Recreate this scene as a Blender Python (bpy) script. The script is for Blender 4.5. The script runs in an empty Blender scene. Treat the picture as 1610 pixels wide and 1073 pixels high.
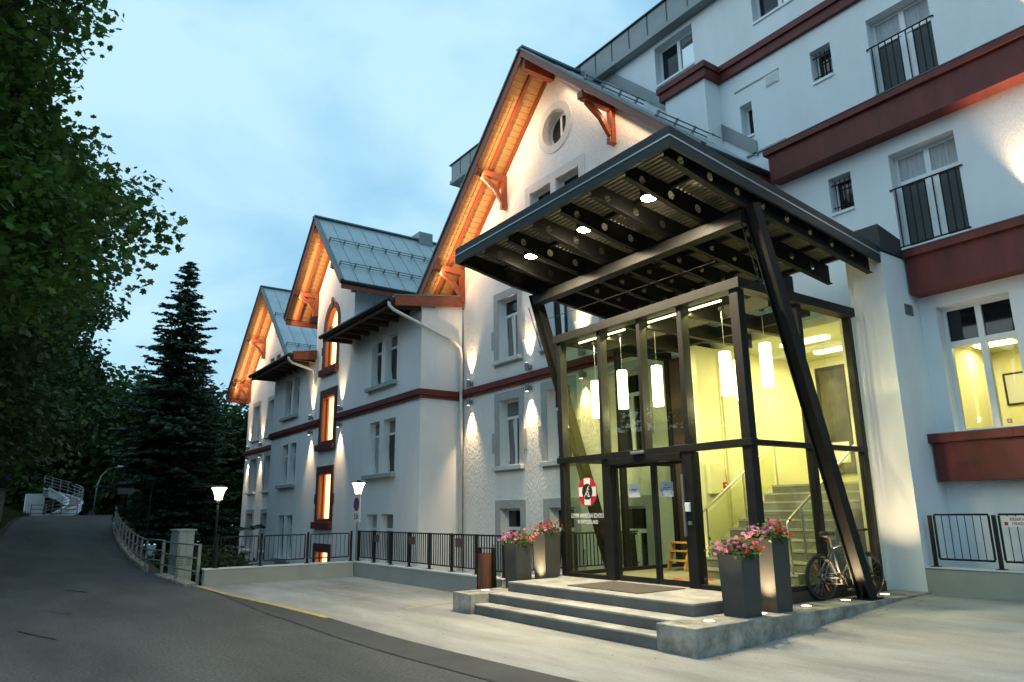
import bpy, bmesh, math, random
import numpy as np
from mathutils import Vector, Matrix
from mathutils.geometry import tessellate_polygon

random.seed(7)
rng = np.random.default_rng(11)
scene = bpy.context.scene
COL = scene.collection
R = math.radians

# ------------------------------------------------------------------ camera
cam_d = bpy.data.cameras.new("camera")
cam = bpy.data.objects.new("camera", cam_d)
COL.objects.link(cam)
cam_d.sensor_fit = 'HORIZONTAL'
cam_d.sensor_width = 36.0
cam_d.lens = 36.0 * 1120.86 / 1610.0
cam_d.clip_start = 0.05
cam_d.clip_end = 6000
yaw, pitch, roll = R(35.3656), R(13.4599), R(-0.7894)
fw = Vector((-math.cos(yaw) * math.cos(pitch), math.sin(yaw) * math.cos(pitch), math.sin(pitch)))
rt = fw.cross(Vector((0, 0, 1))).normalized()
up = rt.cross(fw)
rt, up = rt * math.cos(roll) + up * math.sin(roll), -rt * math.sin(roll) + up * math.cos(roll)
m = Matrix.Identity(4)
for i in range(3):
    m[i][0], m[i][1], m[i][2] = rt[i], up[i], -fw[i]
m[2][3] = 1.66
cam.matrix_world = m
scene.camera = cam

# ------------------------------------------------------------------ dusk sky and added fill lamp
world = bpy.data.worlds.new("World")
scene.world = world
world.use_nodes = True
wn, wl = world.node_tree.nodes, world.node_tree.links
bg = wn["Background"]
sky = wn.new("ShaderNodeTexSky")
sky.sky_type = 'NISHITA'
sky.sun_disc = False
SUN_EL, SUN_ROT = R(14.0), R(205.0)
sky.sun_elevation = SUN_EL
sky.sun_rotation = SUN_ROT
tc = wn.new("ShaderNodeTexCoord")
mp = wn.new("ShaderNodeMapping")
mp.inputs["Scale"].default_value = (1.2, 1.2, 2.6)
mp.inputs["Location"].default_value = (3.1, 0.4, 0.7)
nz = wn.new("ShaderNodeTexNoise")
nz.inputs["Scale"].default_value = 1.7
nz.inputs["Detail"].default_value = 7.0
nz.inputs["Roughness"].default_value = 0.52
nz.inputs["Distortion"].default_value = 0.35
cr = wn.new("ShaderNodeValToRGB")
cr.color_ramp.elements[0].position = 0.38
cr.color_ramp.elements[0].color = (0.27, 0.55, 0.79, 1)
cr.color_ramp.elements[1].position = 0.63
cr.color_ramp.elements[1].color = (0.52, 0.80, 0.95, 1)
e2 = cr.color_ramp.elements.new(0.52)
e2.color = (0.40, 0.69, 0.88, 1)
sc_ = wn.new("ShaderNodeVectorMath"); sc_.operation = 'SCALE'
sc_.inputs["Scale"].default_value = 12.6
mx = wn.new("ShaderNodeMixRGB")
mx.inputs["Fac"].default_value = 0.86
wl.new(tc.outputs["Generated"], mp.inputs["Vector"])
wl.new(mp.outputs["Vector"], nz.inputs["Vector"])
wl.new(nz.outputs["Fac"], cr.inputs["Fac"])
wl.new(cr.outputs["Color"], sc_.inputs[0])
wl.new(sky.outputs["Color"], mx.inputs["Color1"])
wl.new(sc_.outputs["Vector"], mx.inputs["Color2"])
wl.new(mx.outputs["Color"], bg.inputs["Color"])
bg.inputs["Strength"].default_value = 0.10

dusk_fill_d = bpy.data.lights.new("dusk_fill", 'SUN')  # broad cool lamp added to brighten the facades like overcast dusk sky
dusk_fill_d.energy = 0.5
dusk_fill_d.angle = R(45)
dusk_fill_d.color = (0.85, 0.94, 1.0)
dusk_fill = bpy.data.objects.new("dusk_fill", dusk_fill_d)
COL.objects.link(dusk_fill)
sd = Vector((math.sin(SUN_ROT) * math.cos(SUN_EL), math.cos(SUN_ROT) * math.cos(SUN_EL), math.sin(SUN_EL)))
dusk_fill.rotation_euler = sd.to_track_quat('Z', 'Y').to_euler()

scene.view_settings.view_transform = 'Standard'
scene.view_settings.look = 'None'
scene.view_settings.exposure = 0.0
scene.view_settings.gamma = 1.0
scene.view_settings.use_curve_mapping = False
cy = scene.cycles
cy.use_denoising = True
try:
    cy.denoiser = 'OPENIMAGEDENOISE'
except Exception:
    pass
cy.max_bounces = 7
cy.diffuse_bounces = 3
cy.glossy_bounces = 3
cy.transmission_bounces = 4
cy.transparent_max_bounces = 14
cy.caustics_reflective = False
cy.caustics_refractive = False
cy.sample_clamp_indirect = 6.0

# ------------------------------------------------------------------ materials
MATS = {}


def mat(name, col, rough=0.7, metal=0.0, var=0.0, vscale=3.0, bump=0.0, bscale=40.0, bdist=0.02,
        spec=0.5, col2=None, stretch=None, emit=None, estr=0.0, detail=6.0, fine=0.0, fscale=120.0, coat=0.0):
    M = bpy.data.materials.new(name)
    M.use_nodes = True
    n, l = M.node_tree.nodes, M.node_tree.links
    b = n["Principled BSDF"]
    b.inputs["Base Color"].default_value = (*col, 1)
    b.inputs["Roughness"].default_value = rough
    b.inputs["Metallic"].default_value = metal
    b.inputs["Specular IOR Level"].default_value = spec
    b.inputs["Coat Weight"].default_value = coat
    if emit:
        b.inputs["Emission Color"].default_value = (*emit, 1)
        b.inputs["Emission Strength"].default_value = estr
    vec = None
    if var or bump or fine:
        t = n.new("ShaderNodeTexCoord")
        vec = t.outputs["Object"]
        if stretch:
            mpn = n.new("ShaderNodeMapping")
            mpn.inputs["Scale"].default_value = stretch
            l.new(vec, mpn.inputs["Vector"])
            vec = mpn.outputs["Vector"]
    if var:
        nn = n.new("ShaderNodeTexNoise")
        nn.inputs["Scale"].default_value = vscale
        nn.inputs["Detail"].default_value = detail
        nn.inputs["Roughness"].default_value = 0.62
        l.new(vec, nn.inputs["Vector"])
        r_ = n.new("ShaderNodeValToRGB")
        c2 = col2 if col2 else tuple(max(0, c * (1 - var)) for c in col)
        c1 = col if col2 else tuple(min(1, c * (1 + var * 0.6)) for c in col)
        r_.color_ramp.elements[0].position = 0.36
        r_.color_ramp.elements[0].color = (*c2, 1)
        r_.color_ramp.elements[1].position = 0.64
        r_.color_ramp.elements[1].color = (*c1, 1)
        l.new(nn.outputs["Fac"], r_.inputs["Fac"])
        cout = r_.outputs["Color"]
        if fine:
            n3 = n.new("ShaderNodeTexNoise")
            n3.inputs["Scale"].default_value = fscale
            n3.inputs["Detail"].default_value = 3
            l.new(t.outputs["Object"], n3.inputs["Vector"])
            mr = n.new("ShaderNodeMapRange")
            mr.inputs["From Min"].default_value = 0.3
            mr.inputs["From Max"].default_value = 0.7
            mr.inputs["To Min"].default_value = 1 - fine
            mr.inputs["To Max"].default_value = 1 + fine
            l.new(n3.outputs["Fac"], mr.inputs["Value"])
            vm = n.new("ShaderNodeVectorMath"); vm.operation = 'SCALE'
            l.new(cout, vm.inputs[0])
            l.new(mr.outputs["Result"], vm.inputs["Scale"])
            cout = vm.outputs["Vector"]
        l.new(cout, b.inputs["Base Color"])
    if bump:
        nb = n.new("ShaderNodeTexNoise")
        nb.inputs["Scale"].default_value = bscale
        nb.inputs["Detail"].default_value = 4
        l.new(vec, nb.inputs["Vector"])
        bp = n.new("ShaderNodeBump")
        bp.inputs["Strength"].default_value = bump
        bp.inputs["Distance"].default_value = bdist
        l.new(nb.outputs["Fac"], bp.inputs["Height"])
        l.new(bp.outputs["Normal"], b.inputs["Normal"])
    MATS[name] = M
    return M


def glass_mat(name, tint, ior=1.5):
    M = bpy.data.materials.new(name)
    M.use_nodes = True
    n, l = M.node_tree.nodes, M.node_tree.links
    n.remove(n["Principled BSDF"])
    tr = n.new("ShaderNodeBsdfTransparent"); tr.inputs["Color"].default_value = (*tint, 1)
    gl = n.new("ShaderNodeBsdfGlossy"); gl.inputs["Roughness"].default_value = 0.01
    fr = n.new("ShaderNodeLayerWeight"); fr.inputs["Blend"].default_value = 0.5
    pw = n.new("ShaderNodeMath"); pw.operation = 'POWER'; pw.inputs[1].default_value = 5.0
    ma = n.new("ShaderNodeMath"); ma.operation = 'MULTIPLY_ADD'; ma.inputs[1].default_value = 0.94; ma.inputs[2].default_value = 0.04
    l.new(fr.outputs["Facing"], pw.inputs[0])
    l.new(pw.outputs[0], ma.inputs[0])
    ms = n.new("ShaderNodeMixShader")
    l.new(ma.outputs[0], ms.inputs["Fac"])
    l.new(tr.outputs["BSDF"], ms.inputs[1])
    l.new(gl.outputs["BSDF"], ms.inputs[2])
    l.new(ms.outputs["Shader"], n["Material Output"].inputs["Surface"])
    MATS[name] = M
    return M


def leaf_mat(name, c1, c2, trans=0.3, rough=0.6):
    M = bpy.data.materials.new(name)
    M.use_nodes = True
    n, l = M.node_tree.nodes, M.node_tree.links
    b = n["Principled BSDF"]
    b.inputs["Roughness"].default_value = rough
    b.inputs["Specular IOR Level"].default_value = 0.35
    g = n.new("ShaderNodeNewGeometry")
    r_ = n.new("ShaderNodeValToRGB")
    r_.color_ramp.elements[0].color = (*c1, 1)
    r_.color_ramp.elements[1].color = (*c2, 1)
    l.new(g.outputs["Random Per Island"], r_.inputs["Fac"])
    l.new(r_.outputs["Color"], b.inputs["Base Color"])
    t = n.new("ShaderNodeBsdfTranslucent")
    l.new(r_.outputs["Color"], t.inputs["Color"])
    ms = n.new("ShaderNodeMixShader")
    ms.inputs["Fac"].default_value = trans
    l.new(b.outputs["BSDF"], ms.inputs[1])
    l.new(t.outputs["BSDF"], ms.inputs[2])
    l.new(ms.outputs["Shader"], n["Material Output"].inputs["Surface"])
    MATS[name] = M
    return M


mat("roughcast", (0.78, 0.79, 0.79), 0.9, var=0.08, vscale=0.9, stretch=(1, 1, 0.35), bump=0.9, bscale=26, bdist=0.03, spec=0.2)
mat("render_smooth", (0.79, 0.80, 0.81), 0.9, var=0.06, vscale=1.0, stretch=(1, 1, 0.3), detail=9, bump=0.4, bscale=45, bdist=0.012, spec=0.2)
mat("interior_cream", (0.80, 0.76, 0.50), 0.85, var=0.03, vscale=0.7)
mat("interior_ceiling", (0.55, 0.56, 0.36), 0.85, var=0.05)
mat("office_wall", (0.80, 0.74, 0.45), 0.85, var=0.03)
mat("stone_grey", (0.36, 0.39, 0.40), 0.85, var=0.10, vscale=4, bump=0.3, bscale=60, bdist=0.006)
mat("stone_white", (0.60, 0.62, 0.62), 0.85, var=0.06, vscale=4)
mat("oxblood", (0.125, 0.018, 0.013), 0.62, var=0.30, vscale=2.2, detail=9, stretch=(1.4, 1, 0.35), bump=0.15, bscale=50, bdist=0.005)
mat("oxblood_trim", (0.10, 0.022, 0.018), 0.7, var=0.2, vscale=8, bump=0.2, bscale=50)
mat("timber_red", (0.24, 0.055, 0.02), 0.5, var=0.25, vscale=3, stretch=(8, 1.5, 8), coat=0.15)
mat("jamb_wood", (0.42, 0.12, 0.03), 0.5, var=0.2, vscale=5, stretch=(10, 10, 1))
mat("soffit_wood", (0.46, 0.26, 0.10), 0.5, var=0.16, vscale=2, stretch=(9, 1.2, 9))
mat("zinc_roof", (0.42, 0.48, 0.50), 0.45, metal=0.1, var=0.12, vscale=1.1, bump=0.06, bscale=6, fine=0.05, fscale=30)
mat("zinc_dark", (0.16, 0.18, 0.19), 0.5, metal=0.35, var=0.15, vscale=2)
mat("cladding", (0.22, 0.25, 0.25), 0.5, metal=0.3, var=0.10, vscale=1.5)
mat("dark_timber", (0.045, 0.028, 0.02), 0.75, var=0.2, vscale=4)
mat("gutter_dark", (0.02, 0.025, 0.025), 0.45, metal=0.3)
mat("pipe_white", (0.72, 0.72, 0.70), 0.45, var=0.05)
mat("pvc_white", (0.74, 0.76, 0.77), 0.35)
mat("steel_dark", (0.0105, 0.011, 0.0105), 0.55, var=0.25, vscale=5, spec=0.25)
mat("steel_blue", (0.016, 0.024, 0.027), 0.45, metal=0.1, var=0.15, vscale=3)
mat("deck_metal", (0.25, 0.25, 0.20), 0.45, metal=0.4, var=0.12, vscale=2)
mat("bright_edge", (0.55, 0.60, 0.62), 0.35, metal=0.8)
mat("steel_brushed", (0.55, 0.54, 0.50), 0.3, metal=0.9)
mat("galv", (0.23, 0.245, 0.245), 0.45, metal=0.6, var=0.15, vscale=6)
mat("fixture_grey", (0.22, 0.23, 0.24), 0.4, metal=0.5)
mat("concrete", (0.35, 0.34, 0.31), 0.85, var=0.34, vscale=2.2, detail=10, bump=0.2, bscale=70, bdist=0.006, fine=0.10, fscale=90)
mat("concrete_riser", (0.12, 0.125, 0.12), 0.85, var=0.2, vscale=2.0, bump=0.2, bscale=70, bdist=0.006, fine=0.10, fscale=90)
mat("concrete_plinth", (0.31, 0.295, 0.25), 0.88, var=0.55, vscale=3.2, detail=10, bump=0.35, bscale=40, bdist=0.01, fine=0.12, fscale=80)
mat("plaza_concrete", (0.31, 0.305, 0.288), 0.82, var=0.30, vscale=0.75, detail=9, stretch=(0.45, 1.6, 1), bump=0.15, bscale=80, bdist=0.006, fine=0.13, fscale=60)
mat("wall_paint_grey", (0.30, 0.315, 0.28), 0.85, var=0.08, vscale=1.5, bump=0.1, bscale=60, bdist=0.004)
mat("asphalt", (0.062, 0.064, 0.062), 0.84, var=0.34, vscale=0.55, detail=10, stretch=(0.45, 1.5, 1), bump=0.7, bscale=60, bdist=0.012, fine=0.45, fscale=26)
mat("asphalt_edge", (0.05, 0.052, 0.052), 0.85, var=0.2, vscale=1.2, bump=0.5, bscale=130, bdist=0.008, fine=0.2, fscale=110)
mat("asphalt_patch", (0.044, 0.045, 0.045), 0.6, var=0.2, vscale=4, fine=0.2)
mat("yellow_paint", (0.62, 0.42, 0.06), 0.75, var=0.4, vscale=5, col2=(0.34, 0.28, 0.14))
mat("yellow_worn", (0.46, 0.38, 0.16), 0.8, var=0.4, vscale=4, col2=(0.34, 0.33, 0.28))
mat("earth", (0.045, 0.042, 0.026), 0.95, var=0.4, vscale=0.9, bump=0.6, bscale=8, bdist=0.06)
mat("pane_dark", (0.010, 0.012, 0.014), 0.04, spec=0.5, var=0.3, vscale=1.0)
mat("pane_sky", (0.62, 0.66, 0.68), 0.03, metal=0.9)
mat("pane_blind", (0.16, 0.17, 0.17), 0.25, var=0.1, vscale=2)
mat("curtain", (0.42, 0.44, 0.46), 0.8, var=0.25, vscale=5, stretch=(6, 6, 0.4))
mat("shutter_dark", (0.035, 0.045, 0.05), 0.55, var=0.15, vscale=3)
mat("lit_pane", (0.8, 0.6, 0.25), 0.3, emit=(1.0, 0.66, 0.25), estr=3.2, var=0.06, vscale=1.2)
mat("lamp_glass", (1, 1, 1), 0.3, emit=(1.0, 0.80, 0.48), estr=9.0)
mat("downlight_glow", (1, 1, 1), 0.3, emit=(1.0, 0.86, 0.62), estr=120.0)
mat("ground_glow", (1, 1, 1), 0.3, emit=(1.0, 0.70, 0.36), estr=9.0)
mat("wall_lamp_glow", (1, 1, 1), 0.3, emit=(1.0, 0.70, 0.45), estr=6.0)
mat("pendant_glow", (1, 1, 1), 0.4, emit=(1.0, 0.93, 0.62), estr=5.0)
mat("tube_glow", (1, 1, 1), 0.4, emit=(1.0, 0.95, 0.66), estr=4.0)
mat("strip_glow", (1, 1, 1), 0.4, emit=(1.0, 0.55, 0.20), estr=5.0)
mat("carpet", (0.19, 0.19, 0.155), 0.95, var=0.15, vscale=5, bump=0.3, bscale=120, bdist=0.006)
mat("floor_tile", (0.32, 0.30, 0.22), 0.45, var=0.10, vscale=3)
mat("doormat", (0.085, 0.072, 0.062), 0.95, var=0.2, vscale=8, bump=0.8, bscale=150, bdist=0.01)
mat("planter_grey", (0.046, 0.048, 0.046), 0.6, var=0.12, vscale=4, bump=0.1, bscale=60, bdist=0.004)
mat("soil", (0.03, 0.022, 0.015), 0.95)
mat("rust_brown", (0.14, 0.045, 0.016), 0.6, var=0.25, vscale=3, stretch=(4, 4, 0.6))
mat("rubber", (0.014, 0.014, 0.014), 0.75)
mat("saddle_black", (0.015, 0.015, 0.017), 0.5)
mat("bike_frame", (0.16, 0.17, 0.20), 0.3, metal=0.6)
mat("reflector_orange", (0.75, 0.16, 0.01), 0.3)
mat("red_plastic", (0.55, 0.02, 0.015), 0.35)
mat("sign_white", (0.72, 0.72, 0.69), 0.4)
mat("sign_red", (0.45, 0.018, 0.025), 0.4)
mat("sign_blue", (0.03, 0.06, 0.30), 0.4)
mat("print_black", (0.01, 0.01, 0.01), 0.5)
mat("decal_white", (0.75, 0.75, 0.72), 0.5)
mat("paper", (0.62, 0.62, 0.60), 0.7)
mat("paper_blue", (0.30, 0.38, 0.45), 0.6, var=0.5, vscale=14)
mat("plate_maroon", (0.10, 0.055, 0.055), 0.5)
mat("cabinet_grey", (0.42, 0.43, 0.36), 0.5, var=0.05)
mat("wood_pale", (0.48, 0.26, 0.07), 0.5, var=0.2, vscale=4, stretch=(1, 8, 8))
mat("frame_black", (0.012, 0.012, 0.012), 0.4)
mat("poster", (0.06, 0.055, 0.045), 0.25, var=0.6, vscale=2.5)
mat("cork", (0.38, 0.20, 0.06), 0.9)
mat("white_ramp", (0.70, 0.70, 0.72), 0.8, var=0.06)
mat("pink_paving", (0.36, 0.22, 0.19), 0.85, var=0.2, vscale=3)
mat("bark", (0.045, 0.034, 0.025), 0.95, var=0.35, vscale=6, stretch=(3, 3, 0.5), bump=0.7, bscale=12, bdist=0.03)
glass_mat("glass_tinted", (0.94, 0.96, 0.84), 1.5)  # own glass tint, deepened yellow-green to stand in for reflected hall light
leaf_mat("leaf_maple", (0.035, 0.085, 0.014), (0.095, 0.175, 0.030), 0.35)
leaf_mat("leaf_dark", (0.020, 0.050, 0.014), (0.060, 0.110, 0.026), 0.28)
leaf_mat("needle", (0.018, 0.046, 0.028), (0.048, 0.092, 0.048), 0.12)
leaf_mat("leaf_pot", (0.05, 0.11, 0.02), (0.13, 0.20, 0.04), 0.3)
leaf_mat("petal_pink", (0.60, 0.16, 0.36), (0.85, 0.45, 0.70), 0.3)
leaf_mat("petal_red", (0.55, 0.03, 0.03), (0.75, 0.14, 0.05), 0.3)
leaf_mat("leaf_litter", (0.05, 0.035, 0.02), (0.30, 0.24, 0.16), 0.1)
leaf_mat("grass", (0.030, 0.045, 0.014), (0.07, 0.085, 0.03), 0.2)

# ------------------------------------------------------------------ helpers


class MB:
    def __init__(self):
        self.v, self.f = [], []

    def add(self, vs, fs):
        o = len(self.v)
        self.v += [tuple(p) for p in vs]
        self.f += [tuple(i + o for i in f) for f in fs]
        return self

    def box(self, x0, x1, y0, y1, z0, z1):
        x0, x1 = min(x0, x1), max(x0, x1); y0, y1 = min(y0, y1), max(y0, y1); z0, z1 = min(z0, z1), max(z0, z1)
        return self.add([(x0, y0, z0), (x1, y0, z0), (x1, y1, z0), (x0, y1, z0), (x0, y0, z1), (x1, y0, z1), (x1, y1, z1), (x0, y1, z1)],
                        [(0, 3, 2, 1), (4, 5, 6, 7), (0, 1, 5, 4), (1, 2, 6, 5), (2, 3, 7, 6), (3, 0, 4, 7)])

    def obox(self, c, ax, ay, az):
        c, ax, ay, az = Vector(c), Vector(ax), Vector(ay), Vector(az)
        vs = [c + ax * sx + ay * sy + az * sz for sz in (-1, 1) for sx, sy in ((-1, -1), (1, -1), (1, 1), (-1, 1))]
        return self.add(vs, [(0, 3, 2, 1), (4, 5, 6, 7), (0, 1, 5, 4), (1, 2, 6, 5), (2, 3, 7, 6), (3, 0, 4, 7)])

    def bar(self, p, q, w, h, upv=(0, 0, 1)):
        p, q = Vector(p), Vector(q)
        d = q - p
        L = d.length
        d.normalize()
        s = d.cross(Vector(upv))
        if s.length < 1e-4:
            s = d.cross(Vector((1, 0, 0)))
        s.normalize()
        u = s.cross(d)
        return self.obox((p + q) / 2, d * L / 2, s * w / 2, u * h / 2)

    def tube(self, pts, r, n=8, r2=None, cap=True):
        pts = [Vector(p) for p in pts]
        rs = [r + ((r2 if r2 is not None else r) - r) * i / max(1, len(pts) - 1) for i in range(len(pts))]
        o = len(self.v)
        ref = Vector((0, 0, 1))
        d0 = (pts[1] - pts[0]).normalized()
        if abs(d0.dot(ref)) > 0.9:
            ref = Vector((1, 0, 0))
        for i, p in enumerate(pts):
            a = pts[max(0, i - 1)]; b = pts[min(len(pts) - 1, i + 1)]
            d = (b - a).normalized()
            s = d.cross(ref)
            if s.length < 1e-4:
                s = d.cross(Vector((0, 1, 0)))
            s.normalize()
            u = s.cross(d)
            for k in range(n):
                an = 2 * math.pi * k / n
                self.v.append(tuple(p + (s * math.cos(an) + u * math.sin(an)) * rs[i]))
        for i in range(len(pts) - 1):
            for k in range(n):
                a = o + i * n + k; b = o + i * n + (k + 1) % n
                self.f.append((a, b, b + n, a + n))
        if cap:
            self.f.append(tuple(o + k for k in reversed(range(n))))
            self.f.append(tuple(o + (len(pts) - 1) * n + k for k in range(n)))
        return self

    def lathe(self, prof, c=(0, 0, 0), n=16):
        o = len(self.v)
        for r_, z in prof:
            for k in range(n):
                a = 2 * math.pi * k / n
                self.v.append((c[0] + r_ * math.cos(a), c[1] + r_ * math.sin(a), c[2] + z))
        for i in range(len(prof) - 1):
            for k in range(n):
                a = o + i * n + k; b = o + i * n + (k + 1) % n
                self.f.append((a, b, b + n, a + n))
        self.f.append(tuple(o + k for k in reversed(range(n))))
        self.f.append(tuple(o + (len(prof) - 1) * n + k for k in range(n)))
        return self

    def prism(self, poly, vec):
        n = len(poly)
        vec = Vector(vec)
        vs = [Vector(p) for p in poly] + [Vector(p) + vec for p in poly]
        fs = [tuple(reversed(range(n))), tuple(range(n, 2 * n))]
        fs += [(i, (i + 1) % n, n + (i + 1) % n, n + i) for i in range(n)]
        return self.add(vs, fs)

    def plate(self, outline, holes, to3, depth):
        """flat plate with holes: outline/holes in (u,v); to3(u,v,d); d 0..depth"""
        loops = [outline] + list(holes)
        flat = [p for L in loops for p in L]
        tris = tessellate_polygon([[Vector((u, v, 0)) for u, v in L] for L in loops])
        N = len(flat)
        vs = [to3(u, v, 0) for u, v in flat] + [to3(u, v, depth) for u, v in flat]
        fs = []
        for t in tris:
            fs.append(tuple(t)); fs.append(tuple(i + N for i in reversed(t)))
        o = 0
        for L in loops:
            n = len(L)
            for i in range(n):
                a, b = o + i, o + (i + 1) % n
                fs.append((a, b, b + N, a + N))
            o += n
        return self.add(vs, fs)

    def mesh(self, name, fixn=True):
        me = bpy.data.meshes.new(name)
        me.from_pydata(self.v, [], self.f)
        if fixn:
            bm = bmesh.new(); bm.from_mesh(me)
            bmesh.ops.recalc_face_normals(bm, faces=bm.faces)
            bm.to_mesh(me); bm.free()
        return me

    def build(self, name, mt, parent=None, smooth=False, bevel=0.0, kind=None):
        me = self.mesh(name)
        me.materials.append(MATS[mt])
        o = link(name, me, parent)
        if smooth:
            for p in me.polygons:
                p.use_smooth = True
        if bevel:
            b = o.modifiers.new("bevel", 'BEVEL')
            b.width = bevel; b.segments = 2; b.limit_method = 'ANGLE'
        if kind:
            o["kind"] = kind
        return o


ROOTS = {}


def link(name, data, parent=None, loc=None):
    o = bpy.data.objects.new(name, data)
    COL.objects.link(o)
    if parent is not None:
        o.parent = parent
        if parent.name in ROOTS:
            o.matrix_parent_inverse = ROOTS[parent.name]
    if loc is not None:
        o.location = loc
    return o


def thing(name, label, cat, loc=(0, 0, 0), rz=0.0, group=None, local=False):
    o = bpy.data.objects.new(name, None)
    COL.objects.link(o)
    o.empty_display_size = 0.2
    o.location = loc
    o.rotation_euler = (0, 0, rz)
    tag(o, label, cat, group)
    if not local:
        ROOTS[o.name] = (Matrix.Translation(loc) @ Matrix.Rotation(rz, 4, 'Z')).inverted()
    return o


def tag(o, label, cat, group=None):
    o["label"] = label
    o["category"] = cat
    if group:
        o["group"] = group
    return o


def struct(o):
    o["kind"] = "structure"
    return o


def copy_tree(o, parent=None):
    c = o.copy()
    COL.objects.link(c)
    if parent is not None:
        c.parent = parent
    for ch in list(o.children):
        copy_tree(ch, c)
    return c


def lamp(kind, name, loc, energy, color, parent, direction=(0, 0, -1), size=0.05, spot=60, blend=0.5, sy=None):
    d = bpy.data.lights.new(name, kind)
    d.energy = energy
    d.color = color
    if kind == 'AREA':
        d.size = size
        if sy:
            d.shape = 'RECTANGLE'; d.size_y = sy
    else:
        d.shadow_soft_size = size
    if kind == 'SPOT':
        d.spot_size = R(spot); d.spot_blend = blend
    o = link(name, d, parent)
    o.location = loc
    o.rotation_euler = (-Vector(direction)).to_track_quat('Z', 'Y').to_euler()
    return o


def text(name, body, size, mt, parent, origin, xdir, updir, depth=0.002, align='CENTER'):
    cu = bpy.data.curves.new(name, 'FONT')
    cu.body = body
    cu.size = size
    cu.align_x = align
    cu.align_y = 'CENTER'
    cu.extrude = depth
    cu.offset = size * 0.018
    tmp = bpy.data.objects.new(name + "_src", cu)
    COL.objects.link(tmp)
    dg = bpy.context.evaluated_depsgraph_get()
    me = bpy.data.meshes.new_from_object(tmp.evaluated_get(dg))
    bpy.data.objects.remove(tmp)
    x, u = Vector(xdir).normalized(), Vector(updir).normalized()
    n = x.cross(u)
    M4 = Matrix.Identity(4)
    for i in range(3):
        M4[i][0], M4[i][1], M4[i][2], M4[i][3] = x[i], u[i], n[i], origin[i]
    me.transform(M4)
    me.materials.clear()
    me.materials.append(MATS[mt])
    return link(name, me, parent)


def rect(x0, x1, z0, z1):
    return [(x0, z0), (x1, z0), (x1, z1), (x0, z1)]


def circ(cx, cz, r, n=28):
    return [(cx + r * math.cos(2 * math.pi * k / n), cz + r * math.sin(2 * math.pi * k / n)) for k in range(n)]


def on_y(Y):
    return lambda u, v, d: (u, Y + d, v)


WARM = (1.0, 0.66, 0.30)

# ------------------------------------------------------------------ ground, road, plaza


def sstep(a, b, x):
    t = min(1, max(0, (x - a) / (b - a)))
    return t * t * (3 - 2 * t)


RX = [-140, -95, -70, -56, -50, -46, -42, -38.6, -35, -32, -29, -26, -22, 10]
RZ = [-1.2, 0.4, 1.5, 1.82, 1.72, 1.52, 1.20, 0.84, 0.44, 0.20, 0.06, 0.0, 0.0, 0.0]


def road_z(x):
    return float(np.interp(x, RX, RZ))


def road_r(x):
    return float(np.interp(x, [-140, -70, -55, -46, -38.6, -33, -26.6, -23.5, -19.4, -16.6, -14.3, -12, -9.4, -7.6, -6, 0, 10],
                           [14, 8.0, 6.4, 5.3, 4.6, 4.35, 4.05, 4.08, 4.18, 4.29, 4.5, 4.64, 4.64, 4.76, 4.9, 5.3, 6.0]))


def road_l(x):
    return float(np.interp(x, [-140, -70, -55, -46, -38, -30, -22, -15, -5, 10], [7, 3.0, 1.9, 0.9, 0.3, -0.8, -3.0, -5.5, -7, -7]))


def grid(name, xs, ys_of, zf, mt, parent=None, ny=8):
    vs, fs = [], []
    for x in xs:
        y0, y1 = ys_of(x)
        for j in range(ny + 1):
            y = y0 + (y1 - y0) * j / ny
            vs.append((x, y, zf(x, y)))
    n = ny + 1
    for i in range(len(xs) - 1):
        for j in range(ny):
            a = i * n + j
            fs.append((a, a + n, a + n + 1, a + 1))
    mb = MB(); mb.v = vs; mb.f = fs
    o = mb.build(name, mt, parent, smooth=True)
    if o.data.polygons[0].normal.z < 0:
        o.data.flip_normals()
    return o


def terrain_z(x, y):
    rl, rr = road_l(x), road_r(x)
    rz = road_z(x)
    z = rz - 0.12
    if y < rl:
        d = rl - y
        z = rz - 0.12 + 0.16 * sstep(0, 0.5, d) + 1.9 * sstep(0.3, 5, d) + 6 * sstep(4, 40, d)
    elif y > rr + 0.1:
        d = y - rr
        low = -2.75 if x > -60 else -2.75 - 0.02 * (-60 - x)
        side = 1 - sstep(-19.6, -19.2, x)
        left = rz - 0.12 + (low - rz) * sstep(0.35, 4.0, d)
        if x > -12.6:
            right = -0.12 if y < 12.4 else -2.75
            right = -0.12
        else:
            right = -0.12 if y < 8.35 else -2.75
        z = left * side + right * (1 - side)
        if d > 60:
            z -= 0.05 * (d - 60)
    if x > 10:
        z = min(z, 0.0)
    return z


def axis(breaks):
    out = []
    for a, b, s in breaks:
        n = max(1, int(round((b - a) / s)))
        out += [a + (b - a) * i / n for i in range(n)]
    out.append(breaks[-1][1])
    return out


tx = axis([(-1500, -300, 120), (-300, -140, 20), (-140, -60, 4), (-60, -20, 1.0), (-20, -18.8, 0.2), (-18.8, -13, 1), (-13, -12, 0.2), (-12, 12, 2), (12, 60, 12), (60, 800, 100)])
ty = axis([(-900, -100, 100), (-100, -20, 8), (-20, 4, 1), (4, 8, 0.4), (8, 8.8, 0.2), (8.8, 13, 1), (13, 40, 5), (40, 200, 20), (200, 1500, 130)])
mb = MB()
for x in tx:
    for y in ty:
        far = 0
        if math.hypot(x, y) > 250:
            far = -0.02 * (math.hypot(x, y) - 250)
        mb.v.append((x, y, terrain_z(x, y) + far))
n = len(ty)
for i in range(len(tx) - 1):
    for j in range(n - 1):
        a = i * n + j
        mb.f.append((a, a + n, a + n + 1, a + 1))
terr = struct(mb.build("ground", "earth", smooth=True))

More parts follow.
